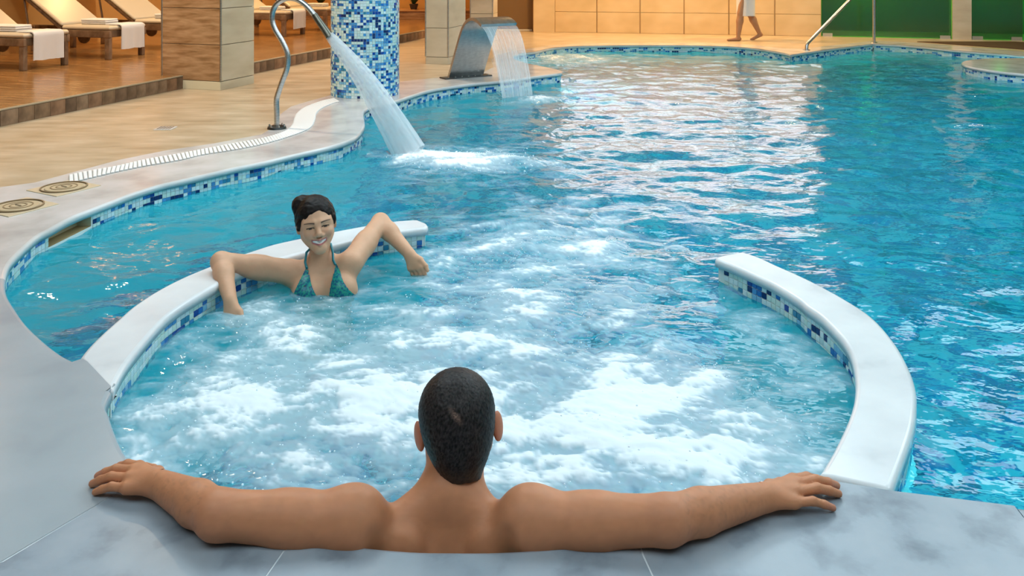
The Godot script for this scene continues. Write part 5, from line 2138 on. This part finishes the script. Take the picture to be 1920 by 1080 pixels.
func build_walker() -> void:
	var base := P(3.36, 0, 12.72)
	var o := base
	var l := []
	var hip := o + Vector3(0, 0.76, 0)
	# front leg reaches left, rear heel lifted
	var fk := o + Vector3(-0.09, 0.40, 0.06)
	var fa := o + Vector3(-0.13, 0.06, 0.07)
	var rk := o + Vector3(0.07, 0.40, -0.06)
	var ra := o + Vector3(0.215, 0.10, -0.07)
	for q in [[fk, fa, 0.06], [rk, ra, -0.06]]:
		var hp: Vector3 = hip + Vector3(0, -0.02, q[2])
		l.append(cap(hp, q[0], 0.08, 0.05, 0.03))
		l.append(cap(q[0], q[0].lerp(q[1], 0.35), 0.046, 0.05, 0.02))
		l.append(cap(q[0].lerp(q[1], 0.35), q[1], 0.05, 0.029, 0.02))
	l.append(ell(fa + Vector3(0.015, -0.03, 0), Vector3(0.035, 0.03, 0.03), Basis(), 0.015))
	l.append(cap(fa + Vector3(-0.02, -0.035, 0), fa + Vector3(-0.15, -0.044, 0.01), 0.03, 0.016, 0.015))
	l.append(cap(ra + Vector3(0.02, -0.02, 0), ra + Vector3(-0.085, -0.075, 0), 0.03, 0.022, 0.015))
	l.append(cap(ra + Vector3(-0.085, -0.078, 0), ra + Vector3(-0.125, -0.086, 0), 0.02, 0.014, 0.01))
	l.append(cap(hip, o + Vector3(0, 1.0, 0), 0.12, 0.115, 0.05))
	l.append(ell(o + Vector3(0, 1.12, 0), Vector3(0.11, 0.19, 0.15), Basis(), 0.05))
	l.append(cap(o + Vector3(0, 1.26, -0.13), o + Vector3(0, 1.26, 0.13), 0.05, 0.05, 0.05))
	l.append(cap(o + Vector3(0, 1.26, 0), o + Vector3(-0.01, 1.38, 0), 0.048, 0.045, 0.03))
	# arms: near one hangs beside the towel
	for s in [[1.0, 0.02, 0.03], [-1.0, 0.05, -0.08]]:
		var sh := o + Vector3(0, 1.25, 0.16 * s[0])
		var el := o + Vector3(0.03, 1.0, 0.2 * s[0])
		var wr := o + Vector3(s[1] + s[2], 0.78, 0.2 * s[0])
		l.append(cap(sh, el, 0.045, 0.036, 0.03))
		l.append(cap(el, wr, 0.036, 0.025, 0.02))
	var ht := Transform3D(Basis(Vector3(0, 0, 1), Vector3.UP, Vector3(-1, 0, 0)), o + Vector3(-0.02, 1.47, 0))
	var head := head_prims(ht, 0.0, 0.95)
	var hands := []
	for s in [[1.0, 0.05], [-1.0, -0.03]]:
		var wr := o + Vector3(s[1], 0.78, 0.2 * s[0])
		var kn := []
		var tp := []
		for i in 4:
			kn.append(wr + Vector3(-0.024 + 0.017 * i, -0.075, 0))
			tp.append(wr + Vector3(-0.03 + 0.017 * i, -0.145 - 0.008 * (1.5 - absf(i - 1.5)), -0.01 * s[0]))
		hands.append_array(hand_prims(wr, kn, tp, [wr + Vector3(-0.03, -0.04, 0), wr + Vector3(-0.042, -0.07, 0), wr + Vector3(-0.045, -0.095, 0)], 0.0088))
	var skin := Color(0.45, 0.24, 0.13)
	var inv := ht.affine_inverse()
	var paint := func(p: Vector3) -> Color:
		var c := skin * (1.0 + 0.08 * speck.get_noise_3dv(p))
		var q := inv * p
		if q.z > 0.04 and q.y > -0.1 and q.y < 0.06:
			var ax := absf(q.x)
			if absf(ax - 0.031) < 0.014 and absf(q.y - 0.003) < 0.004 or ax > 0.012 and ax < 0.05 and absf(q.y - 0.023) < 0.003:
				c = Color(0.04, 0.025, 0.02)
			elif ax < 0.022 and absf(q.y + 0.06) < 0.007:
				c = Color(0.42, 0.16, 0.12)
		return c
	var b := MB.new()
	var bb := bounds(l)
	sculpt(b, l + head, 0.011, bb.position, bb.end, paint, 0.0, func(p: Vector3) -> bool: return p.y < o.y + 1.37)
	var hb := bounds(head)
	sculpt(b, l + head, 0.005, hb.position - Vector3(0, 0.02, 0), hb.end, paint, 0.0, func(p: Vector3) -> bool: return p.y > o.y + 1.36)
	var wb := bounds(hands)
	sculpt(b, l + hands, 0.0042, wb.position, wb.end, paint, 0.0, func(p: Vector3) -> bool: return field(hands, p) < 0.006)
	b.shift(base)
	var t := thing("person", "bare-legged person in a white towel walking along the far wall", "person", base)
	part(t, "body", b.mesh(true), mats["skin"])
	var tw := MB.new()
	var rows := []
	var rows2 := []
	for k in 14:
		var h := lerpf(0.94, 0.35, k / 13.0)
		var row := PackedVector3Array()
		var row2 := PackedVector3Array()
		for i in 48:
			var a := TAU * i / 48.0
			var f := 1.0 + 0.05 * sin(a * 7.0 + h * 4.0) * k / 13.0
			var rx := lerpf(0.135, 0.125, k / 13.0) * f
			var rz := lerpf(0.15, 0.14, k / 13.0) * f
			row.append(Vector3(cos(a) * rx, h + 0.01 * sin(a), sin(a) * rz))
			row2.append(Vector3(cos(a) * (rx - 0.008), h + 0.01 * sin(a), sin(a) * (rz - 0.008)))
		rows.append(row)
		rows2.append(row2)
	tw.grid(rows, true)
	tw.grid(rows2, true)
	tw.grid([rows[13], rows2[13]], true)
	tw.grid([rows[0], rows2[0]], true)
	part(t, "towel_wrap", tw.mesh(), mats["towel"], "white towel wrapped round the hips")
	var hair := [ell(ht * Vector3(0, 0.034, -0.016), Vector3(0.08, 0.082, 0.096) * 0.96, ht.basis, 0.02), ell(ht * Vector3(0, -0.05, 0.085), Vector3(0.11, 0.11, 0.08), ht.basis, 0.01, true)]
	var hm := MB.new()
	var hx := bounds(hair)
	sculpt(hm, hair, 0.006, hx.position, hx.end, func(_p: Vector3) -> Color: return Color(0.03, 0.02, 0.015))
	hm.shift(base)
	part(t, "hair", hm.mesh(true), mats["hair"])
